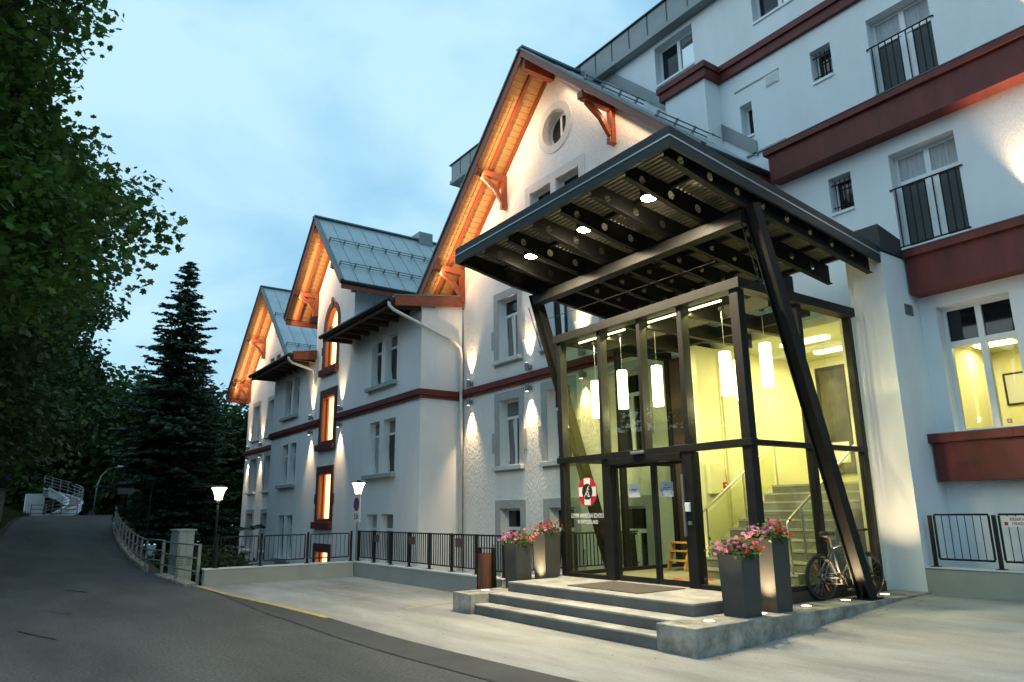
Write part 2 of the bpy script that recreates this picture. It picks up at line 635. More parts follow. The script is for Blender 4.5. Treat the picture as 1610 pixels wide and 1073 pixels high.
road = struct(grid("road", axis([(-140, -70, 5), (-70, -22, 1.2), (-22, 10, 1.5)]), lambda x: (road_l(x), road_r(x)),
                   lambda x, y: road_z(x), "asphalt", ny=10))


def plaza_z(x, y):
    return 0.004 + 0.30 * sstep(6.9, 12.35, y) * sstep(-7.2, -5.9, x)


pl = MB()


def plaza_top(x):
    return 8.25 if x < -12.0 else 12.4


plaza = struct(grid("plaza", axis([(-19.35, -12.01, 0.8), (-12.01, -11.99, 0.02), (-11.99, 8, 0.6)]),
                    lambda x: (road_r(x) - 0.03, plaza_top(x)), plaza_z, "plaza_concrete", ny=18))
struct(grid("road_edge_strip", axis([(-19.0, 8, 1.0)]), lambda x: (road_r(x) - 0.02 - 0.55 * sstep(-18.5, -12, x), road_r(x) + 0.05),
            lambda x, y: 0.008, "asphalt_edge", ny=2))
ln = grid("road_marking", axis([(-19.35, -11.9, 0.5)]), lambda x: (road_r(x) - 0.02 - 0.0 * x, road_r(x) + 0.10),
          lambda x, y: 0.012, "yellow_paint", ny=1)
struct(ln)
for xa, ya, xb, yb in ((-16.55, 6.2, -16.95, 8.17), (-14.2, 5.7, -14.76, 8.17), (-12.1, 6.2, -12.45, 8.0)):
    m_ = MB()
    a, b = Vector((xa, ya, 0.009)), Vector((xb, yb, 0.009))
    s = (b - a).cross(Vector((0, 0, 1))).normalized() * 0.045
    m_.add([a - s, a + s, b + s, b - s], [(0, 1, 2, 3)])
    struct(m_.build("parking_marking", "yellow_worn"))
# dark repair seams in the asphalt
for cxp, cyp, lx_, ly_ in ((-13.05, 0.72, 0.9, 0.10), (-15.9, 1.15, 0.75, 0.07), (-20.1, 1.75, 0.8, 0.08)):
    pts = [(cxp + lx_ * math.cos(a) * random.uniform(0.5, 1.0), cyp + 0.22 * lx_ * math.cos(a) + ly_ * math.sin(a) * random.uniform(0.5, 1.0)) for a in [2 * math.pi * k / 14 for k in range(14)]]
    m_ = MB()
    m_.add([(x, y, 0.0045) for x, y in pts], [tuple(range(len(pts)))])
    struct(m_.build("asphalt_repair", "asphalt_patch"))

# ------------------------------------------------------------------ old three-gabled building
GY, BY, FY = 12.2, 10.65, 13.5
old = thing("gabled_building", "long white roughcast building with three steep timber-eaved gables and red string course", "building", (-27.8, 12, -2.7))
BASE = -2.8
OUT_STONE = "stone_grey"


def window(parent, Y, x0, x1, z0, z1, style="old", surround=None, sill=True, depth=0.24, tilt=0.0):
    """white framed window set back in an opening of a wall facing -Y"""
    yf = Y + depth
    fwid = 0.06
    mbw = MB()
    zt = z1 - (z1 - z0) * 0.27
    if style == "old":
        mbw.box(x0, x0 + fwid, yf, yf + 0.07, z0, z1).box(x1 - fwid, x1, yf, yf + 0.07, z0, z1)
        mbw.box(x0 + fwid, x1 - fwid, yf, yf + 0.07, z0, z0 + fwid).box(x0 + fwid, x1 - fwid, yf, yf + 0.07, z1 - fwid, z1)
        mbw.box(x0 + fwid, x1 - fwid, yf - 0.012, yf + 0.07, zt - 0.045, zt + 0.045)
        xm = (x0 + x1) / 2
        mbw.box(xm - 0.05, xm + 0.05, yf - 0.006, yf + 0.07, z0 + fwid, zt - 0.045)
        mbw.box(x0 + fwid, x0 + fwid + 0.05, yf - 0.02, yf + 0.04, z0 + fwid, zt - 0.05)
        mbw.box(x1 - fwid - 0.05, x1 - fwid, yf - 0.02, yf + 0.04, z0 + fwid, zt - 0.05)
        w = mbw.build("window", "pvc_white", parent)
        for a, b, c, d in ((x0 + fwid, x1 - fwid, zt + 0.045, z1 - fwid), (x0 + fwid, xm - 0.05, z0 + fwid, zt - 0.045), (xm + 0.05, x1 - fwid, z0 + fwid, zt - 0.045)):
            MB().box(a, b, yf + 0.03, yf + 0.045, c, d).build("pane", random.choice(("pane_dark", "pane_dark", "pane_dark", "pane_blind")), w)
        # the tilted-in sash
        m_ = MB()
        zb, zz, ty_ = z0 + fwid + 0.02, zt - 0.09, 0.16
        sxa, sxb = x0 + fwid + 0.06, xm - 0.06
        for sx in (sxa, sxb):
            m_.bar((sx, yf + 0.05, zb), (sx, yf + 0.05 - 0.085, zz), 0.035, 0.03, (0, 1, 0))
        m_.build("tilted_sash", "pvc_white", w)
    elif style == "narrow":
        mbw.box(x0, x0 + fwid, yf, yf + 0.07, z0, z1).box(x1 - fwid, x1, yf, yf + 0.07, z0, z1)
        mbw.box(x0 + fwid, x1 - fwid, yf, yf + 0.07, z0, z0 + fwid).box(x0 + fwid, x1 - fwid, yf, yf + 0.07, z1 - 0.04, z1)
        mbw.box(x0 + fwid, x1 - fwid, yf - 0.012, yf + 0.07, zt - 0.04, zt + 0.04)
        xm = x0 + (x1 - x0) * 0.62
        mbw.box(xm - 0.045, xm + 0.045, yf - 0.006, yf + 0.07, z0 + fwid, zt - 0.04)
        w = mbw.build("window", "pvc_white", parent)
        for a, b, c, d in ((x0 + fwid, x1 - fwid, zt + 0.04, z1 - 0.04), (x0 + fwid, xm - 0.045, z0 + fwid, zt - 0.04), (xm + 0.045, x1 - fwid, z0 + fwid, zt - 0.04)):
            MB().box(a, b, yf + 0.03, yf + 0.045, c, d).build("pane", random.choice(("pane_dark", "pane_dark", "curtain", "pane_blind")), w)
        m_ = MB()
        m_.bar((x0 + fwid + 0.07, yf + 0.03, z0 + fwid), (x0 + fwid + 0.07, yf - 0.10, zt - 0.08), 0.035, 0.03, (0, 1, 0))
        m_.build("tilted_sash", "pvc_white", w)
    elif style == "plain":
        mbw.box(x0, x0 + fwid, yf, yf + 0.07, z0, z1).box(x1 - fwid, x1, yf, yf + 0.07, z0, z1)
        mbw.box(x0 + fwid, x1 - fwid, yf, yf + 0.07, z0, z0 + fwid).box(x0 + fwid, x1 - fwid, yf, yf + 0.07, z1 - fwid, z1)
        w = mbw.build("window", "pvc_white", parent)
        MB().box(x0 + fwid, x1 - fwid, yf + 0.03, yf + 0.045, z0 + fwid, z1 - fwid).build("pane", "pane_dark", w)
    if surround:
        g = surround
        o_ = rect(x0 - g, x1 + g, z0 - g * 0.75, z1 + g)
        sm = MB().plate(o_, [rect(x0, x1, z0, z1)], on_y(Y - 0.03), 0.03)
        zm = z0 + (z1 - z0) * 0.36
        zh = (z1 - z0) * 0.15
        for za in (zm, ):
            sm.box(x0 - g - 0.14, x0 - g, Y - 0.031, Y, za - zh, za + zh)
            sm.box(x1 + g, x1 + g + 0.14, Y - 0.031, Y, za - zh, za + zh)
        sm.build("surround", OUT_STONE, w)
    if sill:
        sg = 0.10 if not surround else surround * 0.9
        MB().box(x0 - sg, x1 + sg, Y - 0.15, Y + depth, z0 - 0.13, z0 - 0.002).build("sill", "stone_grey" if not surround else "stone_white", w, bevel=0.015)
    return w


def gable_outline(xc, half, zr, s, zdrop):
    """wall below a gable roof"""
    ze = zr - zdrop - s * half
    return [(xc - half, BASE), (xc + half, BASE), (xc + half, ze), (xc, zr - zdrop), (xc - half, ze)]


# main gable ------------------------------------------------
MX, MS, MZ = -14.9, 0.952, 14.95
cols = [(-17.90, -16.86), (-15.55, -14.50), (-13.0, -11.95)]
rows = [(-0.35, 1.75), (2.98, 4.95), (6.20, 8.15)]
mwins = [(x0, x1, z0, z1) for (x0, x1) in cols for (z0, z1) in rows]
attic = [(-16.11, -15.10, 9.55, 11.12), (-14.86, -13.83, 9.55, 11.12)]
holes = [rect(*w) for w in mwins + attic] + [circ(-14.83, 12.76, 0.56)]
MB().plate(gable_outline(MX, 5.1, MZ, MS, 0.16), holes, on_y(GY), 0.45).build("wall", "roughcast", old)
for w in mwins:
    window(old, GY, *w, surround=0.24)
for i, w in enumerate(attic):
    window(old, GY, *w, style="plain", sill=False)
sm = MB().plate(rect(-16.34, -13.58, 9.35, 11.37), [rect(*w) for w in attic], on_y(GY - 0.03), 0.03)
sm.build("attic_surround", "stone_white", old)
rw = MB().plate(circ(-14.83, 12.76, 0.56), [circ(-14.83, 12.76, 0.46)], on_y(GY + 0.26), 0.06)
rw.box(-14.87, -14.79, GY + 0.25, GY + 0.32, 12.31, 13.21)
rwo = rw.build("round_window", "pvc_white", old)
MB().plate(circ(-14.83, 12.76, 0.47), [], on_y(GY + 0.29), 0.012).build("pane", "pane_dark", rwo)
MB().plate(circ(-14.83, 12.76, 0.79, 40), [circ(-14.83, 12.76, 0.561, 40)], on_y(GY - 0.04), 0.04).build("round_surround", "stone_white", rwo)
# return walls of the recess are the bays; right side wall of the gable
MB().box(-10.25, -9.82, GY + 0.46, FY, BASE, 9.6).build("side_wall", "render_smooth", old)

# central projection: bay, stair gable, bay -------------------
CX_ = -27.8
pairs_r = [(-23.95, -23.10), (-22.80, -21.85)]
pairs_l = [(-33.75, -32.90), (-32.60, -31.80)]
prow = [(-0.2, 1.63), (2.98, 4.82), (6.10, 7.83)]
bw = [(x0, x1, z0, z1) for (x0, x1) in pairs_r + pairs_l for (z0, z1) in prow]
red = [(-28.72, -27.38, 1.46, 3.25), (-28.72, -27.38, 4.54, 6.40), (-28.72, -27.38, -1.5, 0.24)]
arch = [(-28.72, 7.66), (-27.38, 7.66), (-27.38, 9.42)] + [(-28.05 + 0.67 * math.cos(a), 9.42 + 0.80 * math.sin(a)) for a in [math.pi * k / 14 for k in range(1, 14)]] + [(-28.72, 9.42)]
MR, MSM, MZM = 2.05, 1.12, 13.9
zc = 8.30
ze = MZM - 0.16 - MSM * MR
outl = [(-35.5, BASE), (-20.1, BASE), (-20.1, zc), (CX_ + MR, zc), (CX_ + MR, ze), (CX_, MZM - 0.16), (CX_ - MR, ze), (CX_ - MR, zc), (-35.5, zc)]
MB().plate(outl, [rect(*w) for w in bw + red] + [arch], on_y(BY), 0.5).build("wall", "render_smooth", old)
for w in bw:
    window(old, BY, *w, style="narrow", sill=False, depth=0.2)
for pr in (pairs_r, pairs_l):
    for z0, z1 in prow:
        MB().box(pr[0][0] - 0.22, pr[1][1] + 0.06, BY - 0.16, BY, z0 - 0.15, z0 - 0.003).build("long_sill", "stone_grey", old, bevel=0.012)
# return walls
MB().box(-20.5, -20.1, BY + 0.501, GY, BASE, zc + 0.3).build("side_wall", "render_smooth", old)
MB().box(-35.5, -35.1, BY + 0.501, GY, BASE, zc + 0.3).build("side_wall", "render_smooth", old)
for sx in (1, -1):
    xw = CX_ + sx * MR
    MB().box(min(xw, xw - sx * 0.4), max(xw, xw - sx * 0.4), BY + 0.501, 17, zc - 0.3, ze + 0.02).build("side_wall", "render_smooth", old)


def red_window(x0, x1, z0, z1, archp=None):
    dep = 0.25
    if archp is None:
        hole = rect(x0, x1, z0, z1)
        outer = rect(x0 - 0.25, x1 + 0.23, z0 - 0.10, z1 + 0.30)
    else:
        hole = archp
        outer = [(x0 - 0.22, z0 - 0.08), (x1 + 0.2, z0 - 0.08), (x1 + 0.2, 9.42)] + [(-28.05 + 0.88 * math.cos(a), 9.42 + 1.02 * math.sin(a)) for a in [math.pi * k / 14 for k in range(1, 14)]] + [(x0 - 0.22, 9.42)]
    s = MB().plate(outer, [hole], on_y(BY - 0.05), 0.05)
    if archp is None:
        zm = (z0 + z1) / 2
        for dz in ((zm - 0.28, zm + 0.1),):
            s.box(x0 - 0.36, x0 - 0.25, BY - 0.051, BY, dz[0], dz[1]).box(x1 + 0.23, x1 + 0.34, BY - 0.051, BY, dz[0], dz[1])
    else:
        s.box(-28.15, -27.95, BY - 0.075, BY - 0.051, 10.15, 10.62)
        s.box(x0 - 0.33, x0 - 0.22, BY - 0.051, BY, 8.25, 8.6)
    w = s.build("lit_window", "oxblood_trim", old)
    MB().box(x0 - 0.32, x1 + 0.24, BY - 0.17, BY + 0.1, z0 - 0.36, z0 - 0.101 if archp is None else z0 - 0.081).build("sill", "oxblood_trim", w, bevel=0.01)
    # timber lining of the deep reveal
    inner = [((u - (x0 + x1) / 2) * 0.93 + (x0 + x1) / 2, (v - (z0 + z1) / 2) * 0.955 + (z0 + z1) / 2) for u, v in hole] if archp is None else \
        [((u + 28.05) * 0.93 - 28.05, (v - 8.9) * 0.965 + 8.9) for u, v in hole]
    MB().plate([((u - (x0 + x1) / 2) * 0.998 + (x0 + x1) / 2, (v - (z0 + z1) / 2) * 0.998 + (z0 + z1) / 2) for u, v in hole], [inner], on_y(BY + 0.02), dep - 0.02).build("timber_lining", "jamb_wood", w)
    top = z1 if archp is None else 10.2
    fr = MB()
    fr.box(x0 + 0.07, x0 + 0.15, BY + dep - 0.1, BY + dep - 0.02, z0 + 0.05, top - (0.05 if archp is None else 0.7))
    fr.build("frame", "jamb_wood", w)
    MB().plate([((u - (x0 + x1) / 2) * 0.99 + (x0 + x1) / 2, (v - (z0 + z1) / 2) * 0.99 + (z0 + z1) / 2) for u, v in hole], [], on_y(BY + dep - 0.012), 0.012).build("pane", "lit_pane", w)


for w in red:
    red_window(*w)
red_window(-28.72, -27.38, 7.66, 9.9, arch)

# far gable ------------------------------------------------
FX, FZ = -40.7, 14.55
fcols = [(-44.45, -43.35), (-41.55, -40.45)]
fw_ = [(x0, x1, z0, z1) for (x0, x1) in fcols for (z0, z1) in [(-0.25, 1.75), (2.98, 4.90), (6.05, 8.08)]]
fat = [(-41.8, -41.0, 9.35, 10.6), (-40.7, -39.9, 9.35, 10.6)]
MB().plate(gable_outline(FX, 5.1, FZ, 0.93, 0.16), [rect(*w) for w in fw_ + fat] + [circ(-40.7, 12.4, 0.5)], on_y(GY), 0.45).build("wall", "roughcast", old)
for w in fw_:
    window(old, GY, *w, surround=0.24)
for w in fat:
    window(old, GY, *w, style="plain", sill=False)
MB().plate(rect(-42.0, -39.7, 9.15, 10.82), [rect(*w) for w in fat], on_y(GY - 0.03), 0.03).build("attic_surround", "stone_white", old)
rwo = MB().plate(circ(-40.7, 12.4, 0.5), [circ(-40.7, 12.4, 0.41)], on_y(GY + 0.26), 0.06).build("round_window", "pvc_white", old)
MB().plate(circ(-40.7, 12.4, 0.42), [], on_y(GY + 0.29), 0.012).build("pane", "pane_dark", rwo)
MB().plate(circ(-40.7, 12.4, 0.7, 40), [circ(-40.7, 12.4, 0.501, 40)], on_y(GY - 0.04), 0.04).build("round_surround", "stone_white", rwo)
# body behind
MB().box(-45.8, -45.4, GY + 0.46, 22, BASE, 9.5).box(-45.8, -22.5, 22, 22.4, BASE, 9.5).build("rear_wall", "render_smooth", old)
MB().box(-45.3, -22.6, GY + 0.5, 21.9, 9.0, 9.12).build("attic_floor", "dark_timber", old)

# string courses (oxblood bands)


def band(x0, x1, Y, z0, z1, pr=0.13, name="string_course", mt="oxblood", par=None):
    m_ = MB()
    m_.box(x0, x1, Y - pr, Y, z0 + (z1 - z0) * 0.33, z1)
    m_.box(x0, x1, Y - pr * 0.6, Y, z0, z0 + (z1 - z0) * 0.33 - 0.001)
    return m_.build(name, mt, par or old)


band(-20.09, -9.83, GY, 5.30, 5.57)
band(-27.14, -19.97, BY, 5.24, 5.52)
band(-35.63, -28.96, BY, 5.24, 5.52)
band(-45.9, -35.64, GY, 5.20, 5.47)
MB().box(-20.1, -19.972, BY, GY - 0.13, 5.333, 5.52).box(-20.1, -20.025, BY, GY - 0.13, 5.24, 5.332).build("string_course", "oxblood", old)

# gable roofs -------------------------------------------------


def gable_roof(xc, zr, s, half, y0, y1, Yw, soffit_n, panel_w, label, rafters=True, seam_rows=True):
    th = 0.16
    cs = math.cos(math.atan(s)); sn = math.sin(math.atan(s))
    root = None
    for sd in (-1, 1):
        xe, zee = xc + sd * half, zr - s * half
        ux = Vector((sd * cs, 0, -sn))         # down the slope
        nx = Vector((sd * sn, 0, cs))          # outward normal
        L = half / cs
        o = Vector((xc, 0, zr))
        prof = [o, o + ux * L, o + ux * L - nx * 0.06, o - Vector((0, 0, 0.06 / cs))]
        slab = MB().prism([(p.x, y0, p.z) for p in prof], (0, y1 - y0, 0)).build("roof", "zinc_dark", old)
        # standing-seam sheets, each one a piece
        npan = max(1, int(round((y1 - y0) / panel_w)))
        pw = (y1 - y0) / npan
        me = MB()
        me.obox(ux * (L / 2) + nx * 0.010 + Vector((0, pw / 2, 0)), ux * (L / 2 + 0.02), Vector((0, pw / 2 - 0.006, 0)), nx * 0.007)
        me.obox(ux * (L / 2) + nx * 0.022 + Vector((0, 0.012, 0)), ux * (L / 2 + 0.02), Vector((0, 0.010, 0)), nx * 0.020)
        msh = me.mesh("roof_panel"); msh.materials.append(MATS["zinc_roof"])
        for k in range(npan):
            link("roof_panel", msh, slab, (o.x, y0 + k * pw, o.z))
        # verge board
        vb = MB()
        vd = 0.24 if sd == -1 else 0.15
        a = o + Vector((0, 0, 0.05)); 
        vb.prism([(p.x, y0 - 0.05, p.z) for p in [o + Vector((0, 0, 0.03)), o + ux * (L + 0.05) + nx * 0.02, o + ux * (L + 0.05) - nx * vd, o - Vector((0, 0, vd / cs))]], (0, 0.049, 0))
        vb.build("verge_board", "timber_red", slab)
        MB().prism([(p.x, y0 - 0.10, p.z) for p in [o + nx * 0.075, o + ux * (L + 0.06) + nx * 0.075, o + ux * (L + 0.06) + nx * 0.025, o + nx * 0.025]], (0, 0.16, 0)).build("verge_flashing", "zinc_dark", slab)
        # soffit: boards on the side one can look up into
        nb = soffit_n if sd == -1 else 6
        bl = L / nb
        me = MB()
        me.obox(ux * (bl / 2) - nx * 0.075 + Vector((0, (Yw - y0) / 2, 0)), ux * (bl / 2 - 0.006), Vector((0, (Yw - y0) / 2 - 0.001, 0)), nx * 0.014)
        msh = me.mesh("soffit_board"); msh.materials.append(MATS["soffit_wood"])
        for k in range(nb):
            p = o + ux * (bl * k)
            link("soffit_board", msh, slab, (p.x, y0, p.z))
        for yy, w_, h_ in ((y0 + (Yw - y0) * 0.42, 0.10, 0.10), (Yw - 0.07, 0.12, 0.14)):
            MB().prism([(p.x, yy, p.z) for p in [o + ux * 0.2 - nx * 0.09, o + ux * (L - 0.05) - nx * 0.09, o + ux * (L - 0.05) - nx * (0.09 + h_), o + ux * 0.2 - nx * (0.09 + h_)]], (0, w_ * (1 if yy < Yw - 0.2 else 0.55), 0)).build("rafter", "timber_red", slab)
        # eave gutter
        e = o + ux * (L + 0.03)
        MB().tube([(e.x, y0 - 0.05, e.z - 0.05), (e.x, y1, e.z - 0.05)], 0.075, 10).build("gutter", "gutter_dark", slab, smooth=True)
        MB().box(min(e.x - sd * 0.03, e.x - sd * 0.10), max(e.x - sd * 0.03, e.x - sd * 0.10), y0, y1, e.z - 0.30, e.z - 0.07).build("eave_board", "timber_red", slab)
        # snow guards
        if sd == 1:
            for fr in (0.40, 0.78):
                g = o + ux * (L * fr)
                m_ = MB()
                for hh in (0.10, 0.20):
                    m_.tube([(g + nx * hh + Vector((0, y0 + 0.1, 0)))[:], (g + nx * hh + Vector((0, y1 - 0.1, 0)))[:]], 0.018, 6)
                k = y0 + 0.15
                while k < y1:
                    m_.obox(g + nx * 0.12 + Vector((0, k, 0)), ux * 0.03, Vector((0, 0.02, 0)), nx * 0.11)
                    k += 0.62
                m_.build("snow_guard", "galv", slab)
    MB().box(xc - 0.14, xc + 0.14, y0 - 0.1, y1, zr + 0.03, zr + 0.09).build("ridge_cap", "zinc_dark", old)
    # ridge purlin end
    MB().box(xc - 0.10, xc + 0.10, y0 + 0.02, Yw, zr - 0.62, zr - 0.30).build("ridge_purlin", "timber_red", old)


gable_roof(MX, MZ, MS, 6.2, 11.08, FY - 0.02, GY, 42, 0.62, "main")
gable_roof(CX_, MZM, MSM, 3.25, 9.6, 17.6, BY, 24, 0.66, "mid")
gable_roof(FX, FZ, 0.93, 6.05, 11.08, 18.5, GY, 40, 0.66, "far")
MB().box(-28.35, -27.55, 14.4, 15.1, 13.55, 14.30).build("roof_hatch", "cladding", old)


def bracket(x, zt, Y, yv, drop=1.15):
    m_ = MB()
    m_.box(x - 0.085, x + 0.085, yv, Y - 0.001, zt - 0.20, zt)                    # arm
    m_.box(x - 0.085, x + 0.085, Y - 0.15, Y - 0.002, zt - drop, zt - 0.201)      # wall post
    m_.box(x - 0.07, x + 0.07, Y - 0.21, Y - 0.151, zt - drop - 0.02, zt - drop + 0.16)
    a, b = Vector((x, yv + 0.16, zt - 0.19)), Vector((x, Y - 0.12, zt - drop + 0.22))
    mid = (a + b) / 2 + Vector((0, 0.07, 0.07))
    m_.bar(a, mid, 0.12, 0.15, (0, 1, 1)).bar(mid, b, 0.12, 0.15, (0, 1, 1))
    m_.box(x - 0.10, x + 0.10, yv - 0.06, yv - 0.001, zt - 0.17, zt + 0.03)
    return m_.build("bracket", "timber_red", old, bevel=0.008)


for x, z in ((-20.0, 9.78), (-17.42, 12.22), (-12.38, 12.22)):
    bracket(x, z, GY, 11.10)
for x, z in ((-29.95, 11.22), (-25.65, 11.22)):
    bracket(x, z, BY, 9.62, 1.0)
for x, z in ((-43.1, 12.0), (-45.6, 9.66)):
    bracket(x, z, GY, 11.10)

# bay roofs -------------------------------------------------


def bay_roof(x0, x1, right_end_y):
    y0 = 9.52
    za, zb, y1 = 8.42, 8.86, 12.6
    r_ = MB().prism([(x0, y0, za), (x0, y1, zb), (x0, y1, zb - 0.05), (x0, y0, za - 0.05)], (x1 - x0, 0, 0)).build("bay_roof", "zinc_roof", old)
    nb = int((x1 - x0) / 0.24)
    me = MB().prism([(0.006, y0 + 0.06, za - 0.06), (0.006, BY + 0.2, za - 0.06 + (BY + 0.2 - y0) * 0.02), (0.006, BY + 0.2, za - 0.09 + (BY + 0.2 - y0) * 0.02), (0.006, y0 + 0.06, za - 0.09)], ((x1 - x0) / nb - 0.012, 0, 0))
    msh = me.mesh("soffit_board"); msh.materials.append(MATS["dark_timber"])
    for k in range(nb):
        link("soffit_board", msh, r_, (x0 + k * (x1 - x0) / nb, 0, -0.04))
    for xx in np.linspace(x0 + 0.2, x1 - 0.2, 8):
        MB().box(xx - 0.06, xx + 0.06, y0 + 0.1, BY - 0.002, za - 0.28, za - 0.14).build("rafter", "dark_timber", r_)
    MB().box(x0, x1, y0 + 0.02, y0 + 0.08, za - 0.30, za - 0.055).build("eave_board", "dark_timber", r_)
    MB().tube([(x0 - 0.05, y0 - 0.06, za - 0.10), (x1 + 0.05, y0 - 0.06, za - 0.10)], 0.085, 12).build("gutter", "gutter_dark", r_, smooth=True)
    MB().prism([(x1 + 0.005, y0 + 0.09, za + 0.01), (x1 + 0.005, right_end_y, za + 0.01 + (right_end_y - y0) * 0.143), (x1 + 0.005, right_end_y, za - 0.36 + (right_end_y - y0) * 0.143), (x1 + 0.005, y0 + 0.09, za - 0.30)], (0.05, 0, 0)).build("verge_board", "timber_red", r_)
    MB().prism([(x1 + 0.0, y0 + 0.05, za + 0.015), (x1 + 0.0, right_end_y, za + 0.015 + (right_end_y - y0) * 0.143), (x1, right_end_y, za + 0.06 + (right_end_y - y0) * 0.143), (x1, y0 + 0.05, za + 0.06)], (0.07, 0, 0)).build("verge_flashing", "zinc_dark", r_)
    return r_


bay_roof(-26.1, -20.0, GY - 0.02)
bay_roof(-35.7, -29.75, BY - 0.02)
# white downpipes
MB().tube([(-20.08, 9.46, 8.30), (-20.07, 9.46, 8.12), (-20.03, 9.6, 7.98), (-19.95, 11.85, 7.18), (-19.93, 12.02, 7.02), (-19.93, 12.06, 6.8), (-19.93, 12.06, BASE)], 0.055, 10).build("downpipe", "pipe_white", old, smooth=True)
MB().tube([(-29.85, 9.46, 8.30), (-29.84, 9.46, 8.12), (-29.80, 9.6, 7.98), (-29.7, 10.5, 7.75), (-29.7, 10.58, 7.5), (-29.7, 10.58, 6.9)], 0.055, 10).build("downpipe", "pipe_white", old, smooth=True)
MB().tube([(-24.6, 10.6, 10.2), (-24.75, 11.0, 9.9), (-25.55, 11.4, 9.5), (-25.66, 11.45, 8.8)], 0.05, 8).build("downpipe", "galv", old, smooth=True)

# lights in the eaves: a warm strip behind each verge board


def eave_strip(xa, za, xb, zb, y, Y, energy, label, down=False):
    t = thing("eave_light_strip", label, "light strip", ((xa + xb) / 2, y, (za + zb) / 2), group="warm strips under the eaves")
    a, b = Vector((xa, y, za)), Vector((xb, y, zb))
    L = (b - a).length
    MB().bar(a, b, 0.02, 0.02).build("strip_profile", "soffit_wood", t)
    d = bpy.data.lights.new("strip_light", 'AREA')
    d.shape = 'RECTANGLE'; d.size = L * 0.96; d.size_y = 0.05
    d.energy = energy; d.color = (1.0, 0.63, 0.34)
    o = link("strip_light", d, t)
    ex = (b - a).normalized()
    dn = Vector((-ex.z, 0, ex.x))
    if dn.z > 0:
        dn = -dn
    tgt = (Vector((0, 1, 0)) * 0.75 - dn * 0.65).normalized() if False else Vector((0, 1.0, 0)).normalized()
    tgt = (Vector((0, 0.95, 0)) + dn * 0.10).normalized()
    if down:
        tgt = (dn + Vector((0, -0.15, 0))).normalized()
    zz = -tgt
    yy = zz.cross(ex).normalized()
    M4 = Matrix.Identity(4)
    c = (a + b) / 2 + tgt * 0.03
    for i in range(3):
        M4[i][0], M4[i][1], M4[i][2], M4[i][3] = ex[i], yy[i], zz[i], c[i]
    o.matrix_world = M4
    if t.name in ROOTS:
        o.matrix_parent_inverse = ROOTS[t.name]
        o.matrix_basis = M4
    return t


def slope_pts(xc, zr, s, side, f0, f1, half, drop):
    return (xc + side * half * f0, zr - s * half * f0 - drop, xc + side * half * f1, zr - s * half * f1 - drop)


E_STRIP = 96
xa, za, xb, zb = slope_pts(MX, MZ, MS, -1, 0.10, 0.92, 6.2, 0.62); eave_strip(xa, za, xb, zb, 11.22, GY, E_STRIP * 1.35, "warm light strip under left slope of the wide gable with the canopy")
xa, za, xb, zb = slope_pts(MX, MZ, MS, 1, 0.10, 0.92, 6.2, 0.42); eave_strip(xa, za, xb, zb, GY - 0.22, GY, E_STRIP * 0.5, "warm light strip under right slope of the wide gable with the canopy", True)
xa, za, xb, zb = slope_pts(CX_, MZM, MSM, -1, 0.10, 0.92, 3.25, 0.60); eave_strip(xa, za, xb, zb, 9.74, BY, E_STRIP * 0.75, "warm light strip under left slope of the narrow stair gable")
xa, za, xb, zb = slope_pts(CX_, MZM, MSM, 1, 0.10, 0.6, 3.25, 0.42); eave_strip(xa, za, xb, zb, BY - 0.22, BY, E_STRIP * 0.22, "warm light strip under right slope of the narrow stair gable", True)
xa, za, xb, zb = slope_pts(FX, FZ, 0.93, -1, 0.10, 0.92, 6.05, 0.62); eave_strip(xa, za, xb, zb, 11.22, GY, E_STRIP * 1.35, "warm light strip under left slope of the gable beside the fir")
xa, za, xb, zb = slope_pts(FX, FZ, 0.93, 1, 0.10, 0.92, 6.05, 0.42); eave_strip(xa, za, xb, zb, GY - 0.22, GY, E_STRIP * 0.5, "warm light strip under right slope of the gable beside the fir", True)

# wall lamps -------------------------------------------------


def wall_lamp(x, Y, zb, zt, where, both=True, energy=520):
    for upd in ((1, -1) if both else (1,)):
        z = zt + 0.17 if upd > 0 else zb - 0.17
        t = thing("wall_lamp", "grey cylinder lamp shining %s, %s" % ("up above red band" if upd > 0 else "down below red band", where),
                  "wall lamp", (x, Y, z), group="cylinder lamps along the red bands")
        y = Y - 0.14
        MB().lathe([(0.055, -0.11), (0.06, -0.10), (0.06, 0.10), (0.055, 0.11)], (x, y, z), 16).build("housing", "fixture_grey", t, smooth=False)
        MB().box(x - 0.03, x + 0.03, y + 0.05, Y, z - 0.03, z + 0.03).lathe([(0.07, -0.05), (0.07, 0.05)], (x, Y - 0.03, z), 10).build("arm", "fixture_grey", t)
        MB().lathe([(0.045, 0), (0.045, 0.006)], (x, y, z + (0.1115 if upd > 0 else -0.1175)), 14).build("lens", "wall_lamp_glow", t)
        lamp('SPOT', "beam", (x, y, z + upd * 0.13), energy * random.uniform(0.72, 1.15), (1.0, 0.68, 0.36), t, (0, 0.07, upd), 0.05, 60, 1.0)


wall_lamp(-19.48, GY, 5.30, 5.57, "beside the white downpipe")
wall_lamp(-16.28, GY, 5.30, 5.57, "between the wide gable's windows")
wall_lamp(-13.90, GY, 5.30, 5.57, "behind the glass entrance hall")
wall_lamp(-29.87, BY, 5.24, 5.52, "left of the orange stair window")
wall_lamp(-26.64, BY, 5.24, 5.52, "right of the orange stair window")
wall_lamp(-45.05, GY, 5.20, 5.47, "at the corner beside the fir")
wall_lamp(-42.45, GY, 5.20, 5.47, "between the windows beside the fir")

